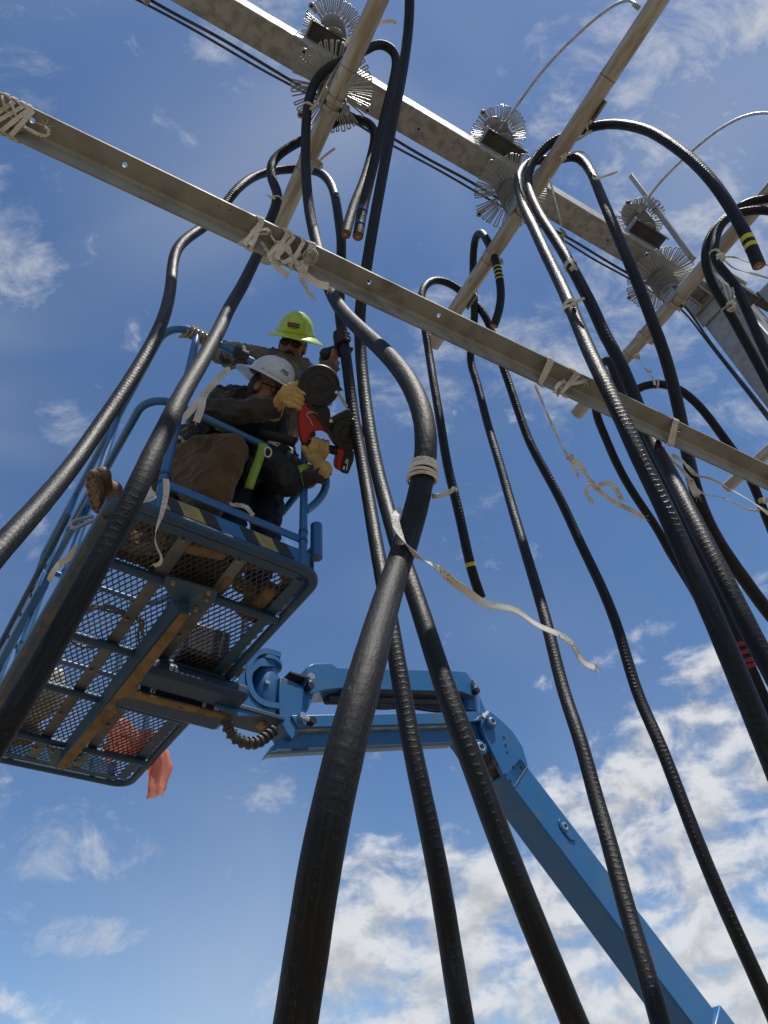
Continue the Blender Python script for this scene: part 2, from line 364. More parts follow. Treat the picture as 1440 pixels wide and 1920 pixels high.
M = dict(
    galv=material('galvanised_steel', (.34, .335, .315), .55, .35, color2=(.24, .235, .215), nscale=14, detail=8, dirt=(.19, .165, .125), dirt_scale=2.2, dirt_amt=(.55, .8), bump=.15, bscale=45, rough2=.7),
    galv_dark=material('dull_galvanised_angle', (.30, .288, .25), .6, .25, color2=(.225, .215, .188), nscale=7, detail=9, dirt=(.13, .11, .08), dirt_scale=3.5, dirt_amt=(.54, .75), bump=.2, bscale=50, rough2=.75),
    galv_pale=material('galvanised_steel_pale', (.34, .345, .34), .55, .3, color2=(.27, .275, .27), nscale=14, detail=6, bump=.1, bscale=60),
    alu=material('weathered_aluminium_pipe', (.44, .41, .355), .48, .4, color2=(.33, .28, .215), nscale=1.0, nmix=(.40, .62), detail=9, dirt=(.19, .13, .075), dirt_scale=1.6, dirt_amt=(.56, .72), bump=.12, bscale=14, rough2=.65, coords='UV', stretch=(7, 2.2, 1)),
    rod=material('dull_aluminium_rod', (.48, .48, .47), .5, .5, color2=(.35, .35, .34), nscale=20),
    bracket=material('dark_steel_bracket', (.055, .055, .053), .6, .2, color2=(.09, .085, .075), nscale=12),
    guard=material('grey_guard_wire', (.34, .35, .35), .42, .25),
    insul=material('grey_porcelain', (.15, .155, .16), .42, 0, color2=(.115, .118, .12), nscale=10),
    cable=cable_material('black_cable_jacket', .75, .34, .3, .47, 1.0),
    cable_rib=cable_material('ribbed_cable_jacket', .6, .62, .1, .46, 4.0),
    cable_dusty=cable_material('scuffed_cable_jacket', 1.0, .12, .75, .58, 9.0),
    cable_end=material('cable_insulation_cut', (.30, .13, .055), .7, color2=(.22, .09, .04), nscale=60),
    copper=material('cut_conductor', (.55, .30, .20), .45, .4, color2=(.40, .22, .14), nscale=120),
    semi=material('semiconductor_layer', (.03, .028, .026), .7),
    yellow_tape=material('yellow_phase_tape', (.55, .45, .02), .5),
    red_tape=material('red_phase_tape', (.26, .014, .014), .6),
    blue_tape=material('dark_blue_phase_tape', (.01, .015, .12), .4),
    tape=tape_material(),
    rope=material('tan_rope', (.38, .30, .17), .9, color2=(.28, .21, .11), nscale=40, bump=.6, bscale=180, spec=.2),
    blue=material('blue_machine_paint', (.020, .122, .295), .38, 0, color2=(.024, .13, .305), nscale=4, dirt=(.075, .13, .195), dirt_scale=5, dirt_amt=(.47, .78), bump=.05, bscale=25, coat=.12),
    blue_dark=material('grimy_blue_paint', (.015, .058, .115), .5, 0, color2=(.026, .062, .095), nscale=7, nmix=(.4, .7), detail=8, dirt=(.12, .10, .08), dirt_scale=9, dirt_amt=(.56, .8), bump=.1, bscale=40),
    blue_shaded=material('blue_paint_in_shade', (.010, .036, .085), .5, 0, color2=(.014, .04, .075), nscale=5, dirt=(.06, .055, .05), dirt_scale=9, dirt_amt=(.6, .8)),  # the machine's blue with the shade of the support arms put into its colour
    rust=material('rusty_blue_channel', (.035, .065, .09), .6, .1, color2=(.20, .085, .03), nscale=6, nmix=(.5, .66), detail=7, dirt=(.10, .085, .07), dirt_scale=14, bump=.2, bscale=60),
    mud=material('dried_mud_on_steel', (.24, .155, .075), .9, 0, color2=(.16, .10, .05), nscale=9, detail=9, dirt=(.06, .055, .05), dirt_scale=30, dirt_amt=(.58, .7), bump=.6, bscale=70, spec=.2),
    mesh=material('expanded_metal', (.075, .09, .095), .55, .3, color2=(.13, .12, .10), nscale=8),
    strip=material('worn_grey_strip', (.15, .15, .145), .6, .3, color2=(.10, .10, .098), nscale=6, dirt=(.10, .08, .06), dirt_scale=6, dirt_amt=(.58, .75)),
    black_metal=material('black_metal', (.02, .02, .022), .42, .2, color2=(.035, .033, .03), nscale=18),
    black_rubber=material('black_hose_rubber', (.016, .016, .016), .55, 0, color2=(.05, .045, .04), nscale=14),
    zinc=material('zinc_plated_bolt', (.62, .61, .58), .3, .85),
    brass=material('dull_brass_bolt', (.35, .24, .10), .5, .5, color2=(.2, .13, .06), nscale=40),
    white=material('white_label', (.7, .7, .68), .6, color2=(.5, .48, .45), nscale=40),
    haz_y=material('hazard_yellow', (.36, .285, .075), .65, color2=(.26, .21, .075), nscale=20),
    haz_k=material('hazard_black', (.02, .02, .02), .6),
    sky_ground=None)
# ================================================================== the setting
gm = material('gravel_yard', (.22, .185, .135), .95, 0, color2=(.16, .135, .10), nscale=1.5, detail=10, dirt=(.27, .24, .19), dirt_scale=30, dirt_amt=(.5, .75), bump=.8, bscale=35, spec=.2)
g = MB(); NG = 40
xs = np.linspace(-1, 1, NG+1); xs = np.sign(xs)*np.abs(xs)**3*900
gv = [(x, y, 0.0 if max(abs(x), abs(y)) < 12 else -.05*mnoise.noise(Vector((x*.05, y*.05, 0)))-.05) for y in xs for x in xs]
gf = [(j*(NG+1)+i, j*(NG+1)+i+1, (j+1)*(NG+1)+i+1, (j+1)*(NG+1)+i) for j in range(NG) for i in range(NG)]
g.add(gv, gf); tag(g.build('ground', gm), kind='structure')

# ================================================================== steel frame overhead
PIPE_H, PIPE_R = 5.3, .060
BEAM_H, BEAM_W = 6.0, .207                      # underside above the eye, square section
BN = 1.183                                      # beam centre across
frame_ax = (es, ns, UP)
def hollow_bar(a, b, w, t): m = MB(); m.bar(a, b, w, t); return m
col_e = 4.60                                    # face of the column the beam runs into
m = MB(); m.bar(G(-9, BN, BEAM_H+BEAM_W/2), G(col_e-.02, BN, BEAM_H+BEAM_W/2), BEAM_W, BEAM_W)
beam = thing('steel_beam', G(-9, BN, BEAM_H)+0, 'long galvanised square steel beam overhead carrying the insulators', 'beam')
m.build('beam_tube', M['galv'], beam, bevel=.008)
for e in (-.75, 1.42, 3.35):                    # bolt holes plugged dark in the underside
    m = MB(); m.cyl(G(e, BN+.01, BEAM_H-.0015), G(e, BN+.01, BEAM_H+.01), .011, seg=14); m.build('bolt_hole', M['black_metal'], beam)
m = MB(); m.box(G(col_e-.05, BN, BEAM_H+BEAM_W/2-.01), .03, BEAM_W+.16, BEAM_W+.16, frame_ax); m.build('end_plate', M['galv'], beam, bevel=.003)
m = MB()
for n_ in (-1, 1): m.add([G(col_e-.065, BN+n_*.06, BEAM_H), G(col_e-.32, BN+n_*.06, BEAM_H), G(col_e-.065, BN+n_*.06, BEAM_H-.10), G(col_e-.065, BN+n_*.06+.012, BEAM_H), G(col_e-.32, BN+n_*.06+.012, BEAM_H), G(col_e-.065, BN+n_*.06+.012, BEAM_H-.10)],
    [(0, 1, 2), (5, 4, 3), (0, 3, 4, 1), (1, 4, 5, 2), (2, 5, 3, 0)])
m.build('gusset', M['galv'], beam, smooth=False)
# column
column = thing('steel_column', G(col_e+.17, BN, 0)-UP*1.6, 'pale grey square steel column at the right that holds up the beam', 'column')
CW = .36
m = MB(); m.box(G(col_e+CW/2, BN, (BEAM_H+.25-1.6)/2), CW, CW, BEAM_H+.25+1.6, frame_ax); m.build('shaft', M['galv_pale'], column, bevel=.012)
m = MB(); m.box(G(col_e+CW/2, BN, BEAM_H+.27), CW+.12, CW+.12, .03, frame_ax); m.build('cap_plate', M['galv'], column, bevel=.003)
m = MB(); m.box(G(col_e-.018, BN, BEAM_H+.06), .02, CW+.02, .62, frame_ax); m.build('flange_plate', M['galv_pale'], column, bevel=.003)
m = MB(); m.box(G(col_e+CW/2, BN, -1.58), CW+.2, CW+.2, .04, frame_ax); m.build('base_plate', M['galv'], column, bevel=.003)
for e_, h_ in ((.02, 5.72), (.30, 5.35), (.36, 5.9)):
    m = MB(); m.box(G(col_e+e_+.05, BN-CW/2-.05, h_), .16, .10, .12, frame_ax); m.build('bracket', M['bracket'], column, bevel=.004)
m = MB(); m.bar(G(col_e+.25, BN-CW/2-.2, BEAM_H-.25), G(col_e+3, BN-CW/2-.2, BEAM_H-.25), .2, .2); m.build('side_arm', M['galv_pale'], column, bevel=.008)

# thin black cables clipped under the far edge of the beam
def far_edge(e, dh, dn): return G(e, BN+BEAM_W/2+.05+dn, BEAM_H-.015+dh)
for k, (dh, dn, lab) in enumerate(((0, 0, 'thin black control cable strung along the underside of the beam, the upper of two'), (-.035, .03, 'thin black control cable sagging between clips under the beam, the lower of two'))):
    pts = []
    for i, e in enumerate(np.arange(-4, 4.61, .35)):
        sag = .02*math.sin(i*2.1+k*1.7)+(.02 if k else 0)*math.sin(i*.9); pts.append(far_edge(e, dh+sag-.01, dn+.5*sag))
    pts.append(G(col_e-.03, BN+CW/2+.03+k*.02, BEAM_H-.35)); pts.append(G(col_e-.02, BN+CW/2+.02+k*.02, BEAM_H-1.4)); pts.append(G(col_e-.02, BN+CW/2+.02+k*.02, -1.5))
    m = MB(); m.tube(spline(pts, .05), .011 if k == 0 else .009, 8); tag(m.build('control_cable', M['black_rubber']), lab, 'cable', 'control cables under the beam')
for i, e in enumerate((-.62, .86, 2.95, 4.2)):
    m = MB(); m.box(far_edge(e, .02, -.02), .05, .012, .10, frame_ax); m.cyl(far_edge(e-.01, -.03, -.03), far_edge(e-.01, -.03, .035), .022, seg=12)
    m.build('cable_clip', M['galv'], beam, bevel=.002)

# aluminium bus pipes
PE = [.126*PIPE_H, .418*PIPE_H, .720*PIPE_H, 1.112*PIPE_H]
PEND = [.452*PIPE_H, .462*PIPE_H, .468*PIPE_H, .478*PIPE_H]
plabels = ['aluminium bus pipe at the left, crossing the beam above the lime helmet', 'aluminium bus pipe in the middle, with the yellow striped loop hung over its end',
           'aluminium bus pipe crossing the beam near the column', 'short aluminium pipe end showing at the right edge, below the angle bar']
pipes = []
for i in range(4):
    t = thing('bus_pipe', G(PE[i], PEND[i], PIPE_H), plabels[i], 'pipe', 'aluminium bus pipes'); pipes.append(t)
    a, b = G(PE[i], -4.2, PIPE_H), G(PE[i], PEND[i], PIPE_H)
    m = MB(); an = np.linspace(0, 2*math.pi, 32, endpoint=False)
    ring = np.stack([np.cos(an), np.sin(an)], 1)
    m.sweep(np.array([a, b]), ring*PIPE_R, caps=False); m.sweep(np.array([b, b-ns*.3]), ring*(PIPE_R-.008), caps=True)
    o = m.build('pipe', M['alu'], t)
    m = MB(); m.sweep(np.array([b-ns*.001, b+ns*.0005]), ring*PIPE_R, caps=False); m.lathe(b-ns*.002, ns, [(PIPE_R, 0), (PIPE_R, .003), (PIPE_R-.008, .003), (PIPE_R-.008, 0)], 32); m.build('cut_rim', M['zinc'], t)
    # weld collars and small clamps along the pipe
    for n_ in ((.95, 1.65) if i == 0 else (.2, 1.62) if i == 1 else (.75, 1.75)):
        m = MB(); p0 = G(PE[i], n_, PIPE_H); m.sweep(np.array([p0, p0+ns*.004]), ring*(PIPE_R+.0018), caps=False); m.build('seam', M['bracket'], t)
    for n_, d in ((1.55, .01),):
        p0 = G(PE[i], n_, PIPE_H); m = MB(); m.sweep(np.array([p0, p0+ns*.045]), ring*(PIPE_R+.006), caps=True); m.box(p0+ns*.022+es*.075-UP*.01, .05, .04, .03, frame_ax); o = m.build('strap_clamp', M['alu'], t, bevel=.002)
        m = MB(); m.cyl(p0+ns*.022+es*.10-UP*.035, p0+ns*.022+es*.10+UP*.03, .012, seg=6); m.build('clamp_bolt', M['zinc'], o)
for i, n_ in ((1, .38), (1, 1.95)):             # splice plates on the middle pipe
    p0 = G(PE[i], n_, PIPE_H); m = MB(); m.box(p0+es*(PIPE_R+.006)-UP*.02, .014, .14, .07, frame_ax); m.build('splice_plate', M['galv'], pipes[i], bevel=.002)

# post insulators with wire animal guards
def guard_mesh(mb, c, axis, r0, r1, n=84, wire=.0040, gap=(0, 0), skip=()):
    x, y, z = frame_to(axis, V(0, 1, 0)); rr = random.Random(int(abs(c[0]*1000)+abs(c[2]*77)))
    for k in range(n):
        if k in skip: continue
        a = 2*math.pi*(k+rr.uniform(-.18, .18))/n; s = 1 if k % 2 == 0 else 0; dz = rr.uniform(-.010, .010)
        if rr.random() < .06: continue
        rad = lambda t, r, h=0: c+(x*math.cos(t)+y*math.sin(t))*r+z*h
        a2 = 2*math.pi*(k+1)/n; ri = r0*(1.0 if k % 3 else 1.25); ro = r1*(1.0-.03*(k % 5 == 0))
        mb.bar(rad(a, ri), rad(a, ro, dz), wire*2.4, wire, up=z)
        if s == 0: mb.bar(rad(a, ri), rad(a2, ri), wire*2.4, wire, up=z)
        elif rr.random() > .07: mb.bar(rad(a, ro, dz), rad(a2, ro, dz*.5), wire*2.4, wire, up=z)
def make_insulator(loc, down, label, group, length, rod_clamp, guard_at, guard_r):
    """a ribbed post; down=True hangs from the beam and clamps the pipe below"""
    t = thing('post_insulator', loc, label, 'insulator', group); loc = np.asarray(loc, float)
    d = -UP if down else UP
    prof = [(.07, 0), (.07, .03), (.085, .035)]; L_ = length-.09; k = 7
    for i in range(k):
        h0 = .045+(L_-.06)*i/k; st = (L_-.06)/k
        prof += [(.070, h0), (.070, h0+st*.30), (.101, h0+st*.50), (.104, h0+st*.56), (.100, h0+st*.62), (.070, h0+st*.80)]
    prof += [(.086, L_-.01), (.086, L_+.045), (.066, L_+.055), (.06, length)]
    m = MB(); m.lathe(loc, d, prof, 36); m.build('ribbed_body', M['insul'], t, angle=35)
    m = MB(); m.lathe(loc, d, [(.088, -.002), (.088, .012), (.07, .014)], 24); m.build('base_flange', M['galv'], t)
    gd = MB(); guard_mesh(gd, loc+d*guard_at, UP, .118, guard_r, skip=(11, 12, 40))
    gd.build('animal_guard', M['guard'], t, smooth=False)
    for a in (.6, 2.6, 4.1):                    # mounting tabs on the guard's rim
        q = loc+d*guard_at+V(math.cos(a), math.sin(a), 0)*guard_r*1.0; m = MB(); x = V(math.cos(a), math.sin(a), 0); y = V(-math.sin(a), math.cos(a), 0)
        m.lathe(q-UP*.004, UP, [(.024, 0), (.024, .007), (.010, .007), (.010, 0)], 14); m.box(q-x*.03, .05, .03, .005, (x, y, UP)); m.build('guard_tab', M['guard'], t)
    if down:
        end = loc+d*length
        m = MB()
        for s_ in (-1, 1):
            m.box(end-UP*.02+es*s_*.068, .012, .11, .13, frame_ax)
        m.box(end+UP*.012, .16, .11, .022, frame_ax); m.build('clamp_cheek', M['galv'], t, bevel=.003)
        m = MB(); q = end-UP*.05; an = np.linspace(0, 2*math.pi, 28, endpoint=False)
        m.sweep(np.array([q-ns*.045, q-ns*.012]), np.stack([np.cos(an), np.sin(an)], 1)*(PIPE_R+.009)); m.sweep(np.array([q+ns*.02, q+ns*.045]), np.stack([np.cos(an), np.sin(an)], 1)*(PIPE_R+.009)); m.build('pipe_clamp', M['alu'], t)
    return t
posl = ['left', 'middle', 'right']
low_lab = ['grey ribbed insulator with wire guard hanging under the beam at the left pipe',
           'grey ribbed insulator with wire guard hanging under the beam at the middle pipe',
           'grey ribbed insulator with wire guard under the beam at the pipe nearest the column']
up_lab = ['wire guarded insulator on a dark bracket atop the beam, by the left pipe',
          'wire guarded insulator on a dark bracket atop the beam, by the middle pipe',
          'wire guarded insulator on a dark bracket atop the beam, nearest the column']
for i in range(3):
    make_insulator(G(PE[i], BN, BEAM_H), True, low_lab[i], 'insulators under the beam', BEAM_H-PIPE_H-PIPE_R*.6, True, .33, .285)
    un = BN-BEAM_W/2-.06; ul = G(PE[i]-.06, un, BEAM_H+BEAM_W+.03)
    t = make_insulator(ul, False, up_lab[i], 'insulators on top of the beam', .52, False, .22, .235)
    m = MB(); c = ul-UP*.035                     # channel bracket: web on top, two lips down
    m.box(c+UP*.025, .40, .115, .010, frame_ax); m.box(c+ns*.052, .40, .010, .042, frame_ax); m.box(c-ns*.052, .40, .010, .042, frame_ax)
    m.build('channel_bracket', M['bracket'], t, bevel=.002)
    m = MB(); m.box(c-es*.196, .012, .125, .05, frame_ax); m.build('end_plate', M['galv'], t, bevel=.002)
# rods rising from the upper insulators and bending over to the pipes
for i, px, lab in ((1, [(943, 262), (946, 236), (975, 190), (1020, 130), (1075, 72), (1125, 28), (1160, 5), (1182, 1), (1194, 12)], 'bare aluminium rod arching from the middle insulator up to the middle pipe'),
                   (2, [(1196, 412), (1205, 388), (1235, 345), (1290, 290), (1345, 245), (1390, 220), (1425, 212), (1460, 215), (1500, 235)], 'bare aluminium rod arching from the insulator near the column towards the right edge')):
    z0 = 6.0 if i == 1 else 6.7; z1 = 4.75 if i == 1 else 5.3
    pts = [P(x, y, z0+(z1-z0)*k/(len(px)-1)) for k, (x, y) in enumerate(px)]
    t = thing('jumper_rod', pts[0], lab, 'rod', 'jumper rods')
    m = MB(); m.tube(spline(pts, .03, 6), .011 if i == 1 else .012, 10); m.build('rod', M['rod'], t)
    m = MB(); d_ = nrm(pts[2]-pts[1]); m.bar(pts[1]-d_*.06, pts[1]+d_*.03, .05, .035, up=ns); m.build('rod_connector', M['galv'], t, bevel=.004)
    m = MB(); m.bar(pts[-1]-nrm(pts[-1]-pts[-2])*.05, pts[-1]+nrm(pts[-1]-pts[-2])*.02, .04, .03, up=ns); m.build('rod_connector', M['galv'], t, bevel=.004)
m = MB(); m.bar(P(1300, 486, 6.05), P(1184, 330, 6.95), .045, .045, up=ns); tag(m.build('steel_post', M['galv_pale'], bevel=.004), 'thin square galvanised upright rising behind the pipe nearest the column', 'post')

# the angle bar in front
IRON_H, LEG, TH = 2.5, .077, .0085
IN0 = .3985*IRON_H                               # near edge of the flat leg
iron = thing('angle_bar', G(0, IN0, IRON_H), 'long galvanised steel angle bar crossing the picture, with white tapes tied on', 'steel bar')
def iron_mesh():
    holes = [(-.495, .30), (-.07, .3), (.62, .3), (.80, .3), (1.02, .3), (2.08, .3)]
    m = MB(); e0, e1 = -6.0, 6.0
    # flat leg with round holes cut through it: strips around square cells, ring-filled
    cuts = sorted(h[0] for h in [(x*1.0, 0) for x in HOLE_E]); hw = .024; r = .0085
    nA, nB = IN0, IN0+LEG; nh = IN0+LEG*.46
    edges = [e0]
    for c in cuts: edges += [c-hw, c+hw]
    edges.append(e1)
    for h_, flip in ((IRON_H, True), (IRON_H+TH, False)):
        for k in range(0, len(edges)-1, 2):
            v = [G(edges[k], nA, h_), G(edges[k+1], nA, h_), G(edges[k+1], nB, h_), G(edges[k], nB, h_)]
            m.add(v, [(3, 2, 1, 0) if flip else (0, 1, 2, 3)])
        for c in cuts:
            K = 24; an = [2*math.pi*j/K for j in range(K)]; inner = [G(c+r*math.cos(a), nh+r*math.sin(a), h_) for a in an]; outer = []
            for a in an:
                ca, sa = math.cos(a), math.sin(a)
                t = min(hw/abs(ca) if abs(ca) > 1e-6 else 1e9, ((nB-nh)/sa if sa > 1e-6 else (nA-nh)/sa if sa < -1e-6 else 1e9))
                outer.append(G(c+ca*t, nh+sa*t, h_))
            fs = [(j, (j+1) % K, K+(j+1) % K, K+j) for j in range(K)]
            m.add(inner+outer, [f[::-1] for f in fs] if not flip else fs)
            for cx_, cn, aa in ((c+hw, nB, (1, 1)), (c-hw, nB, (-1, 1)), (c-hw, nA, (-1, -1)), (c+hw, nA, (1, -1))):   # close the cell corners
                best = sorted(range(K), key=lambda j: np.linalg.norm(outer[j]-G(cx_, cn, h_)))[:2]
                tri = [G(cx_, cn, h_), outer[best[0]], outer[best[1]]]
                m.add(tri, [(0, 1, 2)])
            if flip: m.add(inner+[q+UP*TH for q in inner], [(j, (j+1) % K, K+(j+1) % K, K+j) for j in range(K)])
    m.add([G(e0, nA, IRON_H), G(e1, nA, IRON_H), G(e1, nA, IRON_H+TH), G(e0, nA, IRON_H+TH)], [(0, 1, 2, 3)])
    # hanging leg on the far edge, with a fillet
    m.bar(G(e0, nB+TH/2-.0005, IRON_H-LEG/2+TH/2), G(e1, nB+TH/2-.0005, IRON_H-LEG/2+TH/2), TH, LEG+TH)
    m.add([G(e0, nB+.0, IRON_H-.010), G(e1, nB, IRON_H-.010), G(e1, nB-.010, IRON_H-.0004), G(e0, nB-.010, IRON_H-.0004)], [(0, 1, 2, 3)])
    return m
def e_on_iron(x, y): q = on_plane(x, y, G(0, 0, IRON_H), UP)-EYE; return float(np.dot(q, es))
HOLE_E = [e_on_iron(x, y) for x, y in ((62, 220), (235, 306), (691, 532), (820, 596), (1268, 814))]
iron_mesh().build('angle_section', M['galv_dark'], iron, smooth=False)
for x, y in ((411, 386), (431, 394), (905, 625)):
    q = on_plane(x, y, G(0, 0, IRON_H), UP); m = MB(); m.cyl(q-UP*.001, q+UP*.002, .0035, seg=8); m.build('rust_speck', M['mud'], iron)

# ================================================================== black cables
CD = .031
def to_ground(pts):
    a, b = pts[-2], pts[-1]; d = nrm(b-a)
    if d[2] > -.6: d = nrm(V(d[0], d[1], -.75))
    while pts[-1][2] > .02:
        pts.append(pts[-1]+d*.4); d = nrm(d+V(0, 0, -.15))
    pts[-1] = np.array([pts[-1][0], pts[-1][1], .0]); return pts
def cut_end(t, p, d, r=CD):
    m = MB(); m.cyl(p-d*.004, p+d*.0015, r*.96, seg=24); m.build('semiconductor_ring', M['semi'], t)
    m = MB(); m.cyl(p-d*.004, p+d*.003, r*.86, seg=24); o = m.build('insulation', M['cable_end'], t)
    m = MB(); m.cyl(p-d*.004, p+d*.0045, r*.40, seg=20); m.build('inner_screen', M['semi'], t)
    m = MB(); m.cyl(p-d*.004, p+d*.006, r*.36, seg=20); m.build('conductor', M['copper'], t)
def band(t, path, s, width, mat, r=CD*1.035):
    d = np.concatenate([[0], np.cumsum(np.linalg.norm(np.diff(path, axis=0), axis=1))])
    ss = np.linspace(s, s+width, 5); q = np.stack([np.interp(ss, d, path[:, j]) for j in range(3)], 1)
    m = MB(); m.tube(q, r, 24); m.build('phase_tape', mat, t)
CABLES = {}
def cable(key, pts, label, mat, ground=False, start_end=False, finish_end=False, r=CD, extra=None):
    w = [P(*q) if len(q) == 3 else np.asarray(q[3:]) for q in pts]
    if ground: w = to_ground(w)
    path = spline(w, .018, 7)
    t = thing('power_cable', path[-1] if ground else path[len(path)//2], label, 'cable', 'black power cables')
    m = MB(); rad = 1+.012*np.sin(np.arange(len(path))*.9+len(path))*RNG.random(len(path)) ; m.tube(path, r, 26, scale=rad, caps=not (start_end or finish_end)); m.build('jacket', M[mat], t, angle=180)
    if start_end: cut_end(t, path[0], nrm(path[0]-path[2]), r)
    if finish_end: cut_end(t, path[-1], nrm(path[-1]-path[-3]), r)
    for s_, w_, mt in (extra or []): band(t, path, s_, w_, M[mt])
    CABLES[key] = (path, t); return t
cable('C', [(671, 443, 4.1), (683, 380, 4.3), (705, 290, 4.55), (728, 190, 4.8), (742, 128, 4.95), (737, 95, 5.0), (714, 83, 4.98), (685, 94, 4.9), (650, 110, 4.85), (612, 130, 4.8), (589, 158, 4.78), (577, 200, 4.72), (573, 260, 4.6), (574, 330, 4.4), (581, 400, 4.15), (597, 470, 3.85), (620, 545, 3.45), (650, 592, 3.1),
            (700, 640, 2.72), (752, 695, 2.35), (787, 760, 2.1), (799, 830, 1.95), (791, 905, 1.87), (770, 990, 1.8), (740, 1080, 1.66), (715, 1160, 1.46), (690, 1250, 1.26), (657, 1370, 1.13), (630, 1480, 1.06), (599, 1630, 1.0), (576, 1780, .985), (554, 1920, .97), (538, 2030, .96)],
      'thickest black cable in front, looping over the left pipe and sweeping down the middle', 'cable_dusty', ground=True, start_end=True, extra=[(.10, .03, 'blue_tape'), (.24, .04, 'blue_tape')])
cable('D', [(720, -190, 4.75), (752, -150, 4.6), (765, -70, 4.5), (768, 5, 4.45), (764, 70, 4.42), (752, 150, 4.33), (735, 235, 4.22), (715, 340, 4.1), (697, 440, 3.97), (684, 520, 3.9), (676, 575, 3.85), (675, 635, 3.78), (681, 715, 3.6), (692, 800, 3.35), (708, 885, 3.1), (728, 960, 2.85), (752, 1040, 2.58), (783, 1130, 2.33), (830, 1275, 2.05), (880, 1415, 1.87), (945, 1590, 1.73), (1008, 1750, 1.64), (1078, 1920, 1.6), (1120, 2020, 1.57)],
      'black cable from the top edge, crossing behind the thickest cable, then right of it', 'cable', ground=True)
cable('A', [(895, 2090, 1.76), (865, 1905, 1.83), (845, 1780, 1.92), (822, 1640, 2.0), (785, 1460, 2.15), (767, 1370, 2.27), (742, 1225, 2.5), (722, 1110, 2.75), (708, 1035, 2.98), (695, 960, 3.25), (683, 890, 3.5), (672, 830, 3.68), (663, 780, 3.8), (655, 720, 3.93), (648, 665, 4.02), (641, 620, 4.12), (637, 590, 4.2), (637, 550, 4.3), (639, 500, 4.4), (640, 455, 4.5), (637, 425, 4.65), (632, 390, 4.85), (623, 352, 5.1), (608, 330, 5.3), (588, 320, 5.42), (560, 317, 5.45), (535, 318, 5.42), (500, 323, 5.3), (470, 335, 5.15), (440, 360, 4.95), (415, 393, 4.8), (385, 423, 4.55), (352, 446, 4.35), (331, 470, 4.2), (323, 505, 4.05), (319, 545, 3.85),
            (303, 605, 3.5), (275, 662, 3.25), (235, 728, 3.0), (190, 795, 2.75), (145, 860, 2.5), (95, 923, 2.2), (45, 980, 1.95), (-4, 1034, 1.78), (-60, 1100, 1.62)][::-1],
      'black cable in a black gloved hand, looping over the left pipe to the left', 'cable', ground=False)
def grow(key, end=True):                          # carry a cable's free end on down to the ground
    path, t = CABLES[key]; a, b = (path[-4], path[-1]) if end else (path[3], path[0])
    pts = to_ground([a, b]); q = spline(pts[1:] if len(pts) > 3 else pts, .03, 3); m = MB(); m.tube(q, CD, 20); m.build('jacket_lower_run', M['cable_dusty'], t, angle=180)
grow('A', True); grow('A', False)
cable('B', [(648, 439, 4.2), (664, 385, 4.45), (680, 345, 4.65), (694, 300, 4.9), (702, 262, 5.08), (699, 240, 5.15), (683, 227, 5.2), (658, 223, 5.2), (632, 228, 5.18), (600, 245, 5.15), (567, 263, 5.1), (537, 280, 5.0), (514, 300, 4.9), (508, 323, 4.8), (514, 347, 4.7), (520, 363, 4.62), (518, 383, 4.55), (508, 410, 4.45), (497, 438, 4.33), (485, 472, 4.2), (472, 500, 4.03), (452, 540, 3.77), (430, 578, 3.5), (411, 618, 3.22), (376, 682, 2.82), (352, 722, 2.58), (330, 763, 2.38), (309, 807, 2.23), (285, 855, 2.1), (262, 905, 2.0), (230, 970, 1.92), (195, 1035, 1.85), (155, 1110, 1.78), (107, 1195, 1.72), (62, 1275, 1.66), (17, 1350, 1.6), (-40, 1440, 1.55)],
      'scuffed black cable running down in front of the blue lift platform', 'cable_dusty', ground=True, start_end=True)
cable('F', [(1480, 1195, 3.3), (1440, 1147, 3.35), (1400, 1093, 3.4), (1357, 1032, 3.42), (1331, 987, 3.4), (1311, 940, 3.42), (1296, 885, 3.5), (1284, 825, 3.6), (1273, 770, 3.65), (1260, 715, 3.7), (1245, 662, 3.75), (1226, 610, 3.8), (1205, 555, 3.88), (1185, 505, 3.95), (1165, 458, 4.1), (1144, 408, 4.3), (1126, 365, 4.55), (1112, 331, 4.8), (1096, 306, 5.0), (1076, 294, 5.12), (1055, 297, 5.2), (1025, 300, 5.25), (1000, 302, 5.25), (983, 313, 5.2), (972, 335, 5.05), (975, 365, 4.85), (985, 395, 4.6), (1000, 426, 4.32), (1018, 465, 4.05), (1036, 502, 3.85), (1055, 541, 3.65), (1074, 585, 3.42), (1100, 648, 3.15), (1127, 705, 2.92), (1165, 783, 2.68), (1201, 862, 2.52), (1243, 947, 2.38), (1283, 1037, 2.26), (1332, 1145, 2.13), (1387, 1275, 2.0), (1440, 1405, 1.9), (1495, 1540, 1.8)],
      'black cable looped over the middle pipe, one leg passing before the angle bar', 'cable_rib', ground=True)
grow('F', False)
cable('E', [(1423, 498, 3.5), (1408, 462, 3.56), (1390, 425, 3.62), (1365, 382, 3.72), (1335, 340, 3.85), (1300, 303, 4.02), (1265, 275, 4.2), (1225, 250, 4.42), (1190, 238, 4.62), (1150, 233, 4.85), (1112, 238, 5.02), (1075, 250, 5.1), (1040, 264, 5.12), (1012, 287, 5.1), (994, 315, 5.02), (990, 345, 4.92), (1000, 378, 4.72), (1016, 410, 4.52), (1048, 460, 4.2), (1082, 520, 3.92), (1115, 585, 3.74), (1134, 627, 3.64), (1160, 675, 3.54), (1187, 737, 3.46), (1205, 785, 3.38), (1227, 835, 3.25), (1260, 895, 3.0), (1294, 962, 2.75), (1332, 1035, 2.55), (1370, 1110, 2.4), (1410, 1190, 2.28), (1455, 1275, 2.18)],
      'black cable arching far out to the right, its cut end ringed with yellow tape', 'cable', ground=True, start_end=True, extra=[(.115, .025, 'yellow_tape'), (.165, .028, 'yellow_tape')])
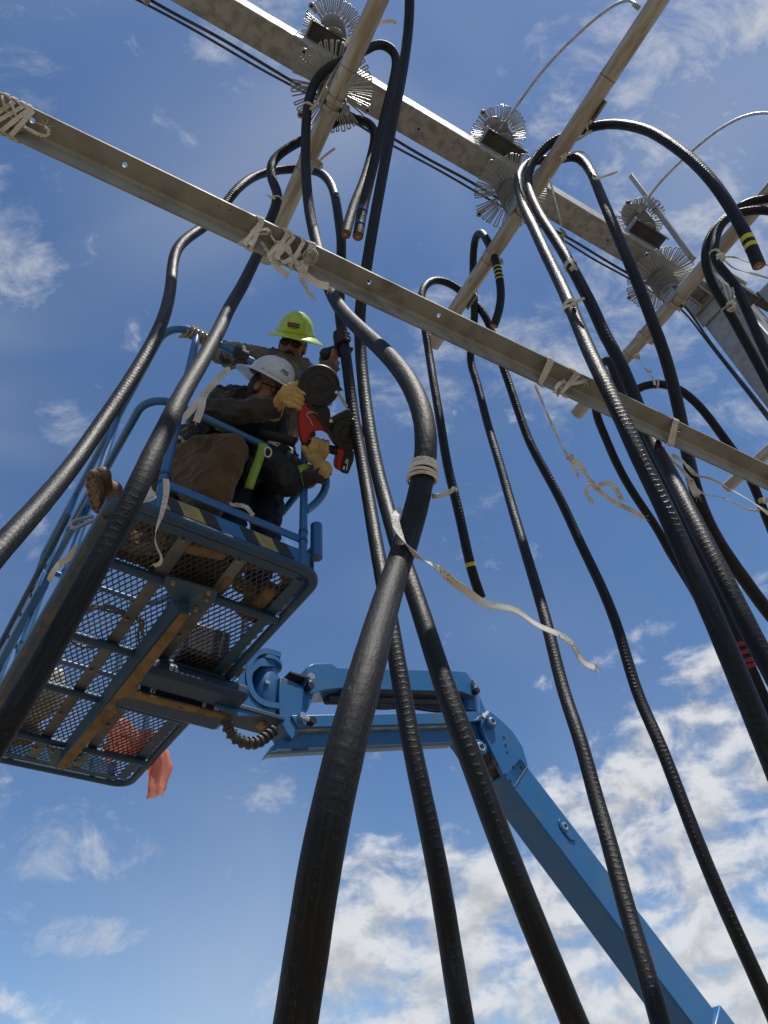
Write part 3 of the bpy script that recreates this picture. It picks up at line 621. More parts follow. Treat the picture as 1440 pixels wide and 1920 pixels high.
cable('G', [(1490, 1490, 4.55), (1425, 1350, 4.8), (1365, 1235, 5.0), (1305, 1115, 5.15), (1256, 1035, 5.3), (1233, 993, 5.35), (1193, 933, 5.4), (1157, 870, 5.45), (1133, 815, 5.5), (1120, 782, 5.52), (1116, 755, 5.55), (1118, 722, 5.55), (1125, 690, 5.55), (1137, 674, 5.5), (1148, 688, 5.42), (1157, 715, 5.35), (1168, 748, 5.3), (1187, 792, 5.25), (1207, 830, 5.2), (1237, 892, 5.1), (1268, 955, 5.0), (1303, 1025, 4.9), (1345, 1105, 4.75), (1380, 1185, 4.62), (1412, 1260, 4.5), (1450, 1345, 4.4)],
      'far black cable with red tape rings, bent in a narrow loop behind the angle bar', 'cable', ground=True)
def band_at(key, px, py, width, mat):
    path, t = CABLES[key]; r_ = path-EYE; z = r_@F; sx = 720+FPX*(r_@R)/z; sy = 960-FPX*(r_@U)/z
    i = int(np.argmin((sx-px)**2+(sy-py)**2)); d = np.concatenate([[0], np.cumsum(np.linalg.norm(np.diff(path, axis=0), axis=1))])
    band(t, path, d[i], width, M[mat]); return path[i], nrm(path[min(i+2, len(path)-1)]-path[max(i-2, 0)])
for px, py in ((1388, 1206), (1394, 1220), (1399, 1233), (1404, 1246)): band_at('G', px, py, .028, 'red_tape')
cable('H', [(1213, 870, 5.2), (1192, 815, 5.3), (1180, 770, 5.4), (1185, 738, 5.45), (1207, 724, 5.45), (1236, 720, 5.42), (1266, 727, 5.4), (1290, 742, 5.38), (1316, 767, 5.35), (1341, 799, 5.3), (1365, 832, 5.28), (1388, 864, 5.25), (1407, 898, 5.2), (1425, 940, 5.15), (1445, 990, 5.1), (1480, 1075, 5.0)],
      'black cable arching under a tape below the pipe nearest the column', 'cable', ground=True)
cable('I1', [(1500, 372, 5.2), (1440, 373, 5.3), (1402, 380, 5.36), (1369, 402, 5.36), (1340, 430, 5.33), (1325, 460, 5.28), (1323, 490, 5.22), (1333, 527, 5.15), (1350, 558, 5.1), (1370, 590, 5.05), (1391, 628, 5.0), (1411, 664, 4.95), (1443, 724, 4.85), (1490, 815, 4.7)],
      'outer of the two black cables hung over the pipe nearest the column', 'cable', ground=True)
cable('I2', [(1510, 415, 4.95), (1440, 395, 5.12), (1395, 397, 5.2), (1363, 410, 5.22), (1346, 434, 5.2), (1340, 464, 5.12), (1343, 490, 5.05), (1360, 512, 4.98), (1380, 538, 4.92), (1392, 563, 4.86), (1408, 599, 4.8), (1427, 642, 4.72), (1455, 700, 4.62), (1500, 800, 4.5)],
      'inner of two black cables hung over the pipe nearest the column, rope tied', 'cable', ground=True)
cable('J', [(926, 611, 5.28), (936, 580, 5.32), (939, 545, 5.38), (933, 505, 5.45), (922, 470, 5.55), (911, 447, 5.68), (901, 437, 5.82), (892, 446, 5.95), (888, 470, 6.02), (887, 510, 6.05), (889, 560, 6.02), (889, 605, 5.98), (885, 640, 5.93), (882, 667, 5.88), (885, 690, 5.8), (893, 714, 5.7), (913, 790, 5.4), (933, 857, 5.1), (957, 940, 4.75), (980, 1017, 4.4), (1000, 1083, 4.12), (1027, 1177, 3.75), (1057, 1295, 3.38), (1087, 1386, 3.1), (1117, 1494, 2.85), (1143, 1584, 2.65), (1178, 1714, 2.4), (1216, 1839, 2.2), (1240, 1925, 2.1), (1270, 2030, 2.0)],
      'black cable with several thin yellow rings near its cut end, bent over the middle pipe', 'cable_rib', ground=True, start_end=True)
for px, py in ((926, 504), (928, 511), (929, 518), (931, 525)): band_at('J', px, py, .011, 'yellow_tape')
cable('L', [(902, 1121, 4.35), (884, 1067, 4.4), (860, 960, 4.57), (840, 877, 4.75), (827, 800, 4.95), (813, 717, 5.22), (806, 673, 5.4), (799, 630, 5.55), (792, 585, 5.7), (790, 557, 5.8), (796, 538, 5.9), (808, 528, 6.0), (823, 526, 6.08), (843, 532, 6.12), (860, 543, 6.12), (882, 561, 6.08), (900, 579, 6.02), (914, 602, 5.95), (924, 628, 5.88), (936, 667, 5.75), (951, 710, 5.6), (982, 800, 5.3), (1000, 843, 5.15), (1027, 893, 5.0), (1057, 950, 4.85), (1083, 1007, 4.7), (1110, 1063, 4.52), (1139, 1127, 4.32), (1165, 1200, 4.1), (1196, 1300, 3.85), (1234, 1388, 3.6), (1268, 1474, 3.4), (1307, 1576, 3.2), (1346, 1671, 3.06), (1384, 1757, 2.95), (1423, 1843, 2.86), (1470, 1950, 2.76)],
      'black cable bent over the middle pipe, its free end carrying one yellow ring', 'cable_rib', ground=True, start_end=True)
band_at('L', 882, 1066, .024, 'yellow_tape')
# ================================================================== the blue boom lift
lift = thing('boom_lift', B(.5, 1.2, 0), 'blue boom lift with a railed work platform, jib and long boom', 'boom lift')
bax = (eb, nb, UP)
PW, PL = .995, 2.43
def part(name, m, mat='blue', parent=None, **k): return m.build(name, M[mat] if isinstance(mat, str) else mat, parent or lift, **k)
def uvw(p): q = np.asarray(p)-BO; return float(q@eb), float(q@nb), float(q[2])
def on_w(x, y, w): return on_plane(x, y, B(0, 0, w), UP)
def on_v(x, y, v): return on_plane(x, y, B(0, v, 0), nb)
def loop_path(u0, u1, v0, v1, w, r, k=8):
    pts = []
    for cu, cv, a0 in ((u0+r, v0+r, math.pi), (u1-r, v0+r, 1.5*math.pi), (u1-r, v1-r, 0), (u0+r, v1-r, .5*math.pi)):
        for i in range(k+1):
            a = a0+.5*math.pi*i/k; pts.append(B(cu+r*math.cos(a), cv+r*math.sin(a), w))
    out = []
    for i, p in enumerate(pts):
        q = pts[(i+1) % len(pts)]; n = max(1, int(np.linalg.norm(q-p)/.08))
        for j in range(n): out.append(p+(q-p)*j/n)
    return np.array(out)
m = MB(); m.tube(loop_path(.004, PW-.004, .004, PL-.004, .02, .10), .024, 14, closed=True); part('floor_rim', m, 'blue_dark')
m = MB(); m.box(B(PW-.075, PL/2, .020), .055, PL-.16, .006, bax); m.box(B(.5, PL-.07, .020), PW-.2, .05, .006, bax); m.box(B(.5, .065, .021), PW-.2, .05, .006, bax); part('inner_frame', m, 'blue_dark')
m = MB(); m.box(B(.035, PL/2, .012), .075, PL-.24, .055, bax); part('side_channel', m, 'rust', bevel=.004)
jv = [uvw(on_w(360, 1108, 0))[1], uvw(on_w(270, 1230, 0))[1], uvw(on_w(127, 1295, 0))[1], uvw(on_w(145, 1401, 0))[1]]
for v_ in jv:
    m = MB(); m.cyl(B(.05, v_, .0), B(PW-.03, v_, .0), .023, seg=14); part('joist', m, 'blue_dark')
for (a, b, w_, vv) in (((364, 991), (49, 1435), .062, (.06, 2.38)), ((467, 1035), (307, 1235), .055, (.06, 2.38))):
    u_ = .5*(uvw(on_w(*a, .01))[0]+uvw(on_w(*b, .01))[0])
    m = MB(); m.box(B(u_, (vv[0]+vv[1])/2, .026), w_, vv[1]-vv[0], .008, bax); o = part('floor_strip', m, 'strip', bevel=.002)
    for v_ in (.1, .75, 1.25, 1.75, 2.2):
        q = MB(); q.cyl(B(u_-.01, v_, .008), B(u_-.01, v_, .024), .010, .007, seg=8); part('strip_bolt', q, 'brass', o)
# expanded metal floor: real diamond strands
def expanded():
    m = MB(); cu, cv = .030, .066; nu, nv = int(.93/cu), int(2.36/cv); w_ = .034
    for j in range(nv):
        for i in range(nu):
            u0, v0 = .035+i*cu, .035+j*cv; c = (u0+cu/2, v0+cv/2)
            jig = .0012*math.sin(i*1.7+j*2.3)
            for (a, b) in (((u0, v0+cv/2), (u0+cu/2, v0)), ((u0+cu/2, v0), (u0+cu, v0+cv/2)), ((u0, v0+cv/2), (u0+cu/2, v0+cv)), ((u0+cu/2, v0+cv), (u0+cu, v0+cv/2))):
                m.bar(B(a[0], a[1], w_+jig), B(b[0], b[1], w_+jig), .0036, .0084)
    return m
o = part('floor_grating', expanded(), 'mesh', smooth=False); o['kind'] = 'stuff'
# toe boards
m = MB(); m.box(B(PW/2, .0, .086), PW-.14, .006, .085, bax); tb = part('toe_board', m, 'blue', bevel=.001)
for u0, u1, mt in ((.235, .30, 'haz_k'), (.30, .40, 'haz_y'), (.40, .475, 'haz_k'), (.60, .66, 'haz_k'), (.67, .76, 'haz_y'), (.76, .84, 'haz_k'), (.20, .235, 'haz_y')):
    m = MB(); pts = [B(u0, -.005, .05), B(u1, -.005, .05), B(u1-.045, -.005, .122), B(u0-.045, -.005, .122)]; m.prism(pts, nb, .003); part('hazard_stripe', m, mt, tb, smooth=False)
m = MB(); m.box(B(.54, .006, .205), .74, .012, .045, bax); part('kick_rail', m, 'blue', bevel=.004)
m = MB(); m.box(B(.003, PL/2, .10), .006, PL-.3, .11, bax); part('toe_board', m, 'blue_dark', bevel=.001)
m = MB(); m.box(B(PW, .30, .16), .008, .44, .26, bax); m.box(B(PW, 1.6, .10), .008, 1.5, .11, bax); part('toe_board', m, 'blue', bevel=.002)
m = MB(); m.box(B(PW+.006, .16, .10), .002, .10, .10, bax); part('sticker', m, 'white')
m = MB(); m.box(B(.5, PL, .10), PW-.2, .006, .11, bax); part('toe_board', m, 'blue', bevel=.001)
# rails and posts
TOPW, MIDW = 1.47, .765
m = MB(); m.tube(loop_path(.015, PW-.03, 0, PL-.02, TOPW, .16), .022, 14, closed=True); part('top_rail', m)
m = MB(); m.tube(loop_path(.015, PW-.03, 0, PL-.02, MIDW, .14), .020, 14, closed=True); mid = part('mid_rail', m)
for u_, v_, w1 in ((.18, .004, TOPW), (.89, .004, TOPW), (.016, .78, TOPW), (.016, 1.55, TOPW), (.016, 2.2, TOPW), (PW-.03, .75, TOPW), (PW-.03, 1.6, TOPW), (PW-.03, 2.2, TOPW), (.25, PL-.02, TOPW), (.75, PL-.02, TOPW)):
    m = MB(); m.cyl(B(u_, v_, .02), B(u_, v_, w1), .0205, seg=14); pp = part('post', m)
    for w_ in (.19, .25): q = MB(); q.cyl(B(u_, v_, w_), B(u_, v_, w_+.012), .0235, seg=14); part('post_collar', q, 'blue_dark', pp)
pp = [P(577, 852, 3.88), P(593, 868, 3.85), P(608, 888, 3.8), P(611, 910, 3.76), P(601, 933, 3.72), P(582, 952, 3.66), P(572, 958, 3.6)]
m = MB(); m.tube(spline(pp, .02), .021, 14); part('entry_loop', m)
m = MB(); m.cyl(B(PW-.02, .02, .14), B(PW-.02, .02, .36), .03, seg=14); part('corner_post', m)
m = MB(); m.box(B(.73, -.0215, .80), .15, .004, .045, bax); la = part('rail_label', m, 'white', mid)
for k in range(9):
    m = MB(); m.box(B(.66+.016*k, -.0245, .80+.006*((k*7) % 3-1)), .009, .002, .010+.004*(k % 2), bax); part('label_print', m, 'red_tape' if k > 5 else 'haz_k', mid)
m = MB(); m.box(B(-.012, 1.75, .50), .05, .95, .11, bax); cb_ = part('control_channel', m, 'blue', bevel=.006)
m = MB(); m.box(B(-.03, .72, .62), .012, .42, .09, bax); part('sleeve_plate', m, 'blue', bevel=.003)
for v_ in (1.45, 1.65, 1.9):
    m = MB(); m.cyl(B(-.045, v_, .5), B(-.03, v_, .5), .012, seg=10); part('channel_bolt', m, 'black_metal', cb_)
# gate arm tube bent along the left side
m = MB(); m.tube(spline([B(-.035, 1.05, .80), B(-.04, 1.6, .72), B(-.045, 2.15, .63), B(-.045, 2.36, .56), B(-.03, 2.42, .46), B(.0, 2.42, .36)], .03), .017, 12); ga = part('gate_arm', m, 'blue_dark')
m = MB(); q0 = P(62, 1104, 4.35); m.ball(q0, .022); m.ball(q0+V(.012, 0, -.03), .018, .014, .02); part('gate_knob', m, material('red_plastic', (.45, .05, .04), .5), ga)
m = MB(); hk = [P(190, 972, 3.3), P(165, 980, 3.28), P(140, 990, 3.28), P(133, 984, 3.3), P(140, 977, 3.32), P(175, 968, 3.34)]; m.tube(spline(hk, .01), .009, 10); part('gate_hook', m, 'galv_pale', ga)
# underside support: muddy T-shaped member and arm
wq = -.125
tp = [(338, 1151), (356, 1153), (262, 1279), (255, 1287), (256, 1294), (264, 1300), (365, 1325), (436, 1343), (431, 1351), (236, 1305), (224, 1309), (217, 1317), (216, 1327), (221, 1334), (210, 1343), (120, 1443), (108, 1437)]
m = MB(); m.prism([on_w(x, y, wq) for x, y in tp], UP, .012); sp = part('support_member', m, 'mud', smooth=False)
bar_u = uvw(on_w(230, 1296, wq))[0]
va, vb = uvw(on_w(347, 1152, wq))[1], uvw(on_w(114, 1440, wq))[1]
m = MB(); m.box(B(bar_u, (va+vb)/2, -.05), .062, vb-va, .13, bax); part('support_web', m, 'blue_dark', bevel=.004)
v1, v2 = uvw(on_w(330, 1280, wq))[1], uvw(on_w(330, 1360, wq))[1]
for vc, hw in (((v1+uvw(on_w(330, 1312, wq))[1])/2-.01, .085), ((v2+uvw(on_w(330, 1322, wq))[1])/2+.01, .085)):
    m = MB(); m.box(B(.80, vc, -.065), .62, 2*hw, .09, bax); part('support_arm', m, 'blue_shaded', bevel=.03)
for poly, w_ in (([(311, 1078), (409, 1107), (404, 1124), (373, 1151), (331, 1142), (307, 1096)], -.05), ([(87, 1398), (164, 1413), (151, 1427), (107, 1440), (96, 1431)], -.05)):
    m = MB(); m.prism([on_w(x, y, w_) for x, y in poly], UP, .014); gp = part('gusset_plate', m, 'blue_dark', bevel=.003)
    cx = np.mean([q[0] for q in poly]); cy = np.mean([q[1] for q in poly])
    for x, y in poly[:2]+poly[2:4]:
        q = on_w(cx+(x-cx)*.68, cy+(y-cy)*.68, w_-.007); m = MB(); m.cyl(q-UP*.016, q, .010, .013, seg=6); part('gusset_bolt', m, 'brass', gp)
m = MB(); m.box(on_w(432, 1254, .03), .14, .09, .012, bax); part('wooden_shim', m, 'mud', bevel=.002)
# rotator and yoke
ru, rv = 1.30, 1.16
m = MB(); m.lathe(B(ru, rv, -.02), UP, [(.075, 0), (.082, .01), (.082, .30), (.075, .31)], 28); rot = part('rotator', m)
m = MB(); m.lathe(B(ru, rv, .285), UP, [(.09, 0), (.105, .004), (.105, .03), (.09, .034)], 24); part('rotator_cap', m, 'blue', rot)
m = MB(); m.lathe(B(ru, rv, -.11), UP, [(.028, 0), (.045, .035), (.045, .06), (.028, .065)], 6); part('rotator_bolt', m, 'brass', rot)
m = MB(); m.box(B(ru-.02, rv-.082, .13), .03, .02, .02, bax); part('grease_fitting', m, 'zinc', rot)
cp = [on_v(x, y, rv) for x, y in ((512, 1243), (486, 1236), (466, 1242), (454, 1262), (452, 1288), (459, 1314), (478, 1332), (508, 1338))]
m = MB(); m.sweep(spline(cp, .02), [(-.018, -.10), (.018, -.10), (.018, .10), (-.018, .10)], ref=UP); part('yoke', m, 'blue', angle=30)
m = MB(); m.prism([on_v(x, y, rv-.10) for x, y in ((401, 1326), (418, 1300), (436, 1280), (447, 1272), (447, 1282), (444, 1340), (436, 1336), (420, 1332))], nb, .012); part('side_plate', m, 'blue', bevel=.002)
m = MB(); m.prism([on_v(x, y, rv+.10) for x, y in ((401, 1326), (418, 1300), (436, 1280), (447, 1272), (447, 1282), (444, 1340), (436, 1336), (420, 1332))], nb, .012); part('side_plate', m, 'blue', bevel=.002)
slab_px = [(447, 1272), (452, 1252), (466, 1239), (488, 1234), (514, 1240), (514, 1250), (487, 1250), (474, 1262), (468, 1288), (474, 1312), (492, 1328), (516, 1330), (514, 1342), (444, 1342)]
m = MB(); m.prism([on_v(x, y, rv-.085) for x, y in slab_px], nb, .014); part('yoke_web', m, 'blue', bevel=.002)
m = MB(); m.box((on_v(425, 1343, rv)+on_v(505, 1352, rv))/2, .36, .20, .03, bax); part('yoke_base', m, 'blue_dark', bevel=.006)
m = MB(); m.tube(spline([on_v(x, y, rv-.05) for x, y in ((483, 1232), (506, 1237), (509, 1248), (512, 1252))], .01), .006, 8); part('cable_guide', m, 'black_metal')
hp = spline([on_v(x, y, rv-.06) for x, y in ((424, 1350), (430, 1368), (443, 1384), (463, 1393), (484, 1391), (500, 1380), (515, 1366))], .004)
m = MB(); m.tube(hp, .030, 14, scale=1+.16*np.sign(np.sin(np.arange(len(hp))*2*math.pi/9))); part('corrugated_hose', m, 'black_rubber', angle=25)
# knuckle and jib (all in the plane across the platform's middle)
JV = rv-.09; JT = .18
def slab(name, px, v, th, mat='blue', bevel=.004, parent=None):
    m = MB(); m.prism([on_v(x, y, v)+nb*th/2 for x, y in px], nb, th); return part(name, m, mat, parent, bevel=bevel)
kn = slab('jib_knuckle', [(526, 1268), (556, 1281), (570, 1288), (590, 1290), (586, 1312), (577, 1332), (567, 1347), (563, 1370), (548, 1386), (538, 1374), (524, 1348), (523, 1300)], JV+.012, .15)
m = MB(); m.box(on_v(548, 1277, JV+.07), .12, .16, .012, bax); part('rubber_flap', m, 'black_rubber', kn)
up_arm = slab('upper_jib_arm', [(578, 1249), (588, 1244), (622, 1244), (633, 1252), (858, 1258), (874, 1260), (894, 1286), (890, 1306), (866, 1297), (640, 1290), (612, 1293), (580, 1302), (571, 1286)], JV, JT)
lo_arm = slab('lower_jib_arm', [(546, 1341), (830, 1336), (907, 1333), (907, 1351), (830, 1357), (560, 1364)], JV, JT)
lo_chan = slab('jib_channel', [(506, 1411), (522, 1388), (560, 1372), (846, 1366), (856, 1391), (700, 1398), (522, 1407)], JV+.05, .10)
slab('channel_lip', [(506, 1411), (522, 1405), (856, 1390), (857, 1393), (700, 1400), (524, 1410)], JV+.03, .03, 'blue_dark', .001, lo_chan)
slab('channel_lip', [(562, 1366), (840, 1359), (848, 1363), (562, 1371)], JV+.02, .04, 'galv', .001, lo_arm)
slab('arm_underplate', [(640, 1291), (866, 1298), (868, 1303), (640, 1297)], JV+.02, .14, 'bracket', .001, up_arm)
def pin(x, y, v, r, l=.05, mat='blue', parent=None, head='zinc'):
    q = on_v(x, y, v); m = MB(); m.lathe(q+nb*l, -nb, [(r, 0), (r, l-.004), (r*.93, l)], 24); o = part('pin_boss', m, mat, parent)
    m = MB(); m.lathe(q+nb*.004, -nb, [(r*.62, 0), (r*.62, .008), (r*.56, .010)], 20); part('pin_washer', m, head, o)
    m = MB(); m.cyl(q+nb*.004, q-nb*.012, r*.34, seg=14); part('pin_head', m, 'black_metal', o); return o
for (x0, y0, x1, y1), pr in (((582, 1270, 581, 1287), up_arm), ((566, 1344, 585, 1352), lo_arm), ((889, 1280, 893, 1296), up_arm)):
    a, b = on_v(x0, y0, JV-.02), on_v(x1, y1, JV-.025); m = MB(); m.cyl(a, b, .014, seg=10); o = part('hinge_bolt', m, 'zinc', pr)
    for q, mt in ((a, 'zinc'), (b, 'black_metal')):
        m = MB(); m.cyl(q+nb*.04, q-nb*.018, .024, seg=6); part('bolt_head', m, mt, o)
for k, (pts, r_) in enumerate((([(584, 1305), (620, 1300), (670, 1318), (740, 1322), (800, 1330), (860, 1336)], .016), ([(590, 1300), (640, 1305), (700, 1326), (770, 1324), (850, 1330)], .012))):
    m = MB(); m.tube(spline([on_v(x, y, JV+.10) for x, y in pts], .03), r_, 10); part('hydraulic_hose', m, 'black_rubber')
m = MB(); m.cyl(on_v(612, 1310, JV+.10), on_v(860, 1318, JV+.10), .038, seg=18); part('jib_cylinder', m, 'black_metal')
m = MB(); m.box(on_v(815, 1308, JV+.10), .42, .06, .02, bax); part('hose_tray', m, 'mud')
# elbow and boom head
m = MB(); m.cyl(on_v(880, 1292, JV+.09), on_v(880, 1342, JV+.09), .075, seg=22); part('elbow_tube', m, 'blue')
slab('elbow_plate', [(884, 1288), (893, 1290), (912, 1334), (905, 1352), (868, 1352), (858, 1300)], JV+.10, .06)
slab('elbow_bracket', [(850, 1352), (908, 1352), (914, 1372), (905, 1420), (890, 1424), (868, 1392), (850, 1372)], JV+.05, .12)
BV = JV-.01
head = slab('boom_head', [(905, 1336), (920, 1334), (942, 1352), (962, 1372), (980, 1400), (990, 1434), (964, 1476), (943, 1452), (930, 1424), (912, 1386), (902, 1362)], BV, .03)
slab('boom_head_far', [(905, 1336), (920, 1334), (942, 1352), (962, 1372), (980, 1400), (990, 1434), (964, 1476), (943, 1452), (930, 1424), (912, 1386), (902, 1362)], BV+.20, .03)
pin(923, 1352, BV-.035, .045, .06, parent=head); pin(902, 1400, BV-.03, .052, .14, parent=head)
m = MB(); m.cyl(on_v(905, 1346, BV-.03), on_v(914, 1336, BV-.03), .014, seg=8); part('grease_line', m, 'zinc', head)
for x, y in ((945, 1382), (948, 1397), (951, 1410), (963, 1437), (977, 1437), (948, 1452), (957, 1464)):
    m = MB(); q = on_v(x, y, BV-.002); m.cyl(q+nb*.004, q-nb*.002, .009, seg=10); part('bolt_hole', m, 'black_metal', head)
m = MB(); m.cyl(on_v(905, 1415, BV+.10), on_v(940, 1450, BV+.10), .075, seg=18); part('cavity_dark', m, 'black_metal')  # black cylinder standing in for the darkness of the head's open cavity
m = MB(); m.box(on_v(922, 1440, BV+.1), .12, .18, .06, bax); part('cavity_block', m, 'bracket', bevel=.006)
# boom: square tube running down to the right, then the outer section and the machine it belongs to
T0, T1 = on_v(989, 1436, BV), on_v(1324, 1873, BV); L0, L1 = on_v(940, 1448, BV), on_v(1298, 1920, BV)
bd = nrm((T1-T0)+(L1-L0)); bt = nrm(np.cross(bd, nb)); bt = bt if bt[2] > 0 else -bt
ctr0 = (T0+L0)/2; hh = .5*abs(np.dot((T0+T1)/2-(L0+L1)/2, bt))*2; BT = .22
c_end = (T1+L1)/2
def boom_box(c0, c1, h_, th, name, mat='blue', bevel=.012):
    m = MB(); m.box((c0+c1)/2+nb*th/2, np.linalg.norm(c1-c0), h_, th, (bd, bt, nb)); return part(name, m, mat, bevel=bevel)
boom = boom_box(ctr0-bd*.03, c_end+bd*.5, hh, BT, 'boom')
p0 = on_v(1057, 1550, BV); m = MB(); an = np.linspace(0, 2*math.pi, 24, endpoint=False)
m.prism([p0+bd*(.055*math.cos(a)+(.05 if math.cos(a) > 0 else 0))+bt*.042*math.sin(a) for a in an], nb, .02); pad = part('pin_pad', m, 'blue', boom, bevel=.002)
m = MB(); m.tube(np.array([on_v(990, 1436, BV-.002), on_v(964, 1476, BV-.002)]), .0045, 8); part('weld_seam', m, 'blue_dark', boom)
m = MB(); m.lathe(p0-nb*.008, -nb, [(.026, 0), (.026, .006), (.02, .009)], 20); part('pin_washer', m, 'zinc', boom)
m = MB(); m.cyl(p0, p0-nb*.022, .013, seg=12); part('pin_head', m, 'black_metal', boom)
s0 = on_v(1340, 1895, BV)+bd*.0; s0 = ctr0+bd*np.dot(s0-ctr0, bd)
LEN = 3.2
sec = boom_box(s0-nb*.035, s0+bd*LEN-nb*.035, hh+.08, BT+.07, 'outer_boom')
for k in (.10, .26):
    q = s0+bd*k+bt*.04-nb*.036; m = MB(); m.cyl(q, q-nb*.012, .013, seg=6); part('section_bolt', m, 'zinc', sec)
be = s0+bd*LEN
gx = be+eb*.2; gz = V(gx[0], gx[1], 0)
m = MB(); m.box(gz+UP*1.05, 1.5, .9, .7, bax); part('turret', m, 'blue', bevel=.04)
m = MB(); m.box(gz+UP*.5, 1.7, 1.1, .35, bax); part('chassis', m, 'blue_dark', bevel=.03)
for i in (-1, 1):
    for j in (-1, 1):
        c = gz+eb*.75*i+nb*.75*j+UP*.4; m = MB(); m.lathe(c-nb*.14, nb, [(.26, 0), (.36, .02), (.40, .06), (.40, .22), (.36, .26), (.26, .28)], 28); wh = part('wheel', m, 'black_rubber')
        m = MB(); m.lathe(c-nb*.145, nb, [(.2, 0), (.22, .29)], 20); part('rim', m, 'white', wh)

# ================================================================== things carried on the platform
def coil(name, c, r, turns, rr, label, mat, grp='loose things on the platform floor', tilt=0.0, seed=1):
    rg = random.Random(seed); pts = []
    for k in range(int(turns*14)):
        a = 2*math.pi*k/14; rad = r*(1+.16*rg.uniform(-1, 1)); pts.append(np.asarray(c)+eb*rad*math.cos(a)+nb*rad*math.sin(a)*.9+UP*(rr+rr*1.3*k/14+rg.uniform(-.004, .004)+tilt*math.cos(a)*r))
    m = MB(); m.tube(spline(pts, .02), rr, 8); return tag(m.build(name, mat), label, 'coil', grp)
coil('rope_coil', B(.17, .22, .05), .13, 5, .011, 'tan rope coiled on the near left corner of the platform floor', M['rope'])
coil('rope_coil', B(.80, .24, .05), .12, 6, .010, 'tan rope coiled on the near right corner of the platform floor', material('brown_rope', (.30, .19, .09), .9, color2=(.2, .12, .06), nscale=30, spec=.2), seed=3)
coil('wire_coil', B(.30, .95, .05), .19, 3, .007, 'thin grey wire coiled loosely left of the support member', material('grey_wire', (.20, .20, .19), .6), seed=5)
def lumpy(name, c, sx, sy, sz, mat, label, cat, amp=.03, sc=9, seed=0, grp='loose things on the platform floor'):
    m = MB(); m.ball(c, sx, sy, sz, (eb, nb, UP), 28, 18)
    vs = m.v[0]; out = []
    for p in vs:
        d = nrm(p-np.asarray(c)); n_ = mnoise.fractal(Vector((p*sc+seed).tolist()), 1.0, 2.0, 4); out.append(p+d*n_*amp)
    out = np.array(out); out[:, 2] = np.maximum(out[:, 2], BO[2]+.045); m.v[0] = out
    return tag(m.build(name, mat, angle=180), label, cat, grp)
lumpy('sack', B(.22, 1.85, .15), .13, .24, .13, material('white_sack', (.62, .60, .55), .8, color2=(.45, .42, .36), nscale=9), 'crumpled white sack lying on the far left of the platform floor', 'sack', seed=2)
lumpy('sack', B(.20, 2.2, .12), .15, .13, .10, material('tan_canvas', (.26, .19, .11), .9, color2=(.18, .13, .08), nscale=9), 'tan canvas bag at the far left corner of the platform floor', 'bag', seed=5)
lumpy('tool_bag', B(.55, .25, .12), .13, .12, .09, material('dark_canvas', (.05, .045, .04), .9, color2=(.09, .08, .06), nscale=12), 'dark tool bag on the platform floor below the crouching worker', 'bag', seed=8)
lumpy('work_cloth', B(.86, .42, .07), .09, .10, .04, material('dull_brown_cloth', (.22, .14, .08), .9), 'brown rag on the platform floor near the right edge', 'rag', seed=9)
m = MB(); m.box(B(.82, 1.05, .14), .26, .34, .20, bax); t = thing('tool_box', B(.82, 1.05, .04), 'black tool box on the platform floor above the support arm', 'tool box'); m.build('box', M['black_metal'], t, bevel=.02)
m = MB(); m.tube(spline([B(.82, .95, .24), B(.82, .97, .28), B(.82, 1.13, .28), B(.82, 1.15, .24)], .02), .012, 8); m.build('handle', M['black_rubber'], t)
# bucket ring of orange net bag hanging out at the far right of the platform
def net_bag():
    m = MB(); c0 = on_plane(297, 1398, B(0, PL-.35, 0), nb); rg = random.Random(4)
    nA, nH = 26, 22; vs = []; fs = []
    for j in range(nH+1):
        t_ = j/nH; h_ = -.33*t_; wd = .048+.018*math.sin(t_*2.6)+.010*math.sin(t_*7)-.014*t_
        if t_ > .9: wd *= .9
        for i in range(nA):
            a = 2*math.pi*i/nA; fold = 1+.38*math.sin(a*3+t_*3.5)+.20*math.sin(a*5-t_*6)+.10*math.sin(a*9+t_*11)
            off = eb*(.045*t_*t_+.02*math.sin(t_*4))+nb*0
            vs.append(c0+UP*(h_+.022*math.sin(a+1)*t_+.006*math.sin(a*4)*t_)+off+(eb*math.cos(a)+nb*math.sin(a)*.8)*wd*fold*(.45 if j == 0 else 1))
    for j in range(nH):
        for i in range(nA):
            fs.append((j*nA+i, j*nA+(i+1) % nA, (j+1)*nA+(i+1) % nA, (j+1)*nA+i))
    m.add(vs, fs); return m
def net_material():
    mt = material('orange_net', (.72, .25, .15), .55, color2=(.78, .38, .27), nscale=22); nt = mt.node_tree; N = nt.nodes; L = nt.links
    b = N['Principled BSDF']; tr = N.new('ShaderNodeBsdfTranslucent'); tr.inputs[0].default_value = (.85, .34, .22, 1); tp_ = N.new('ShaderNodeBsdfTransparent')
    a = N.new('ShaderNodeMixShader'); a.inputs[0].default_value = .45; L.new(b.outputs[0], a.inputs[1]); L.new(tr.outputs[0], a.inputs[2])
    c = N.new('ShaderNodeMixShader'); c.inputs[0].default_value = .18; L.new(a.outputs[0], c.inputs[1]); L.new(tp_.outputs[0], c.inputs[2]); L.new(c.outputs[0], N['Material Output'].inputs[0]); return mt
NETM = net_material()
tag(net_bag().build('net_bag', NETM, angle=180), 'torn orange net bag hanging down from the far corner of the platform', 'bag')
lumpy('net_bundle', B(.80, 2.02, .09), .12, .20, .06, NETM, 'orange netting bundled on the far right of the platform floor', 'netting', amp=.10, sc=12, seed=11)
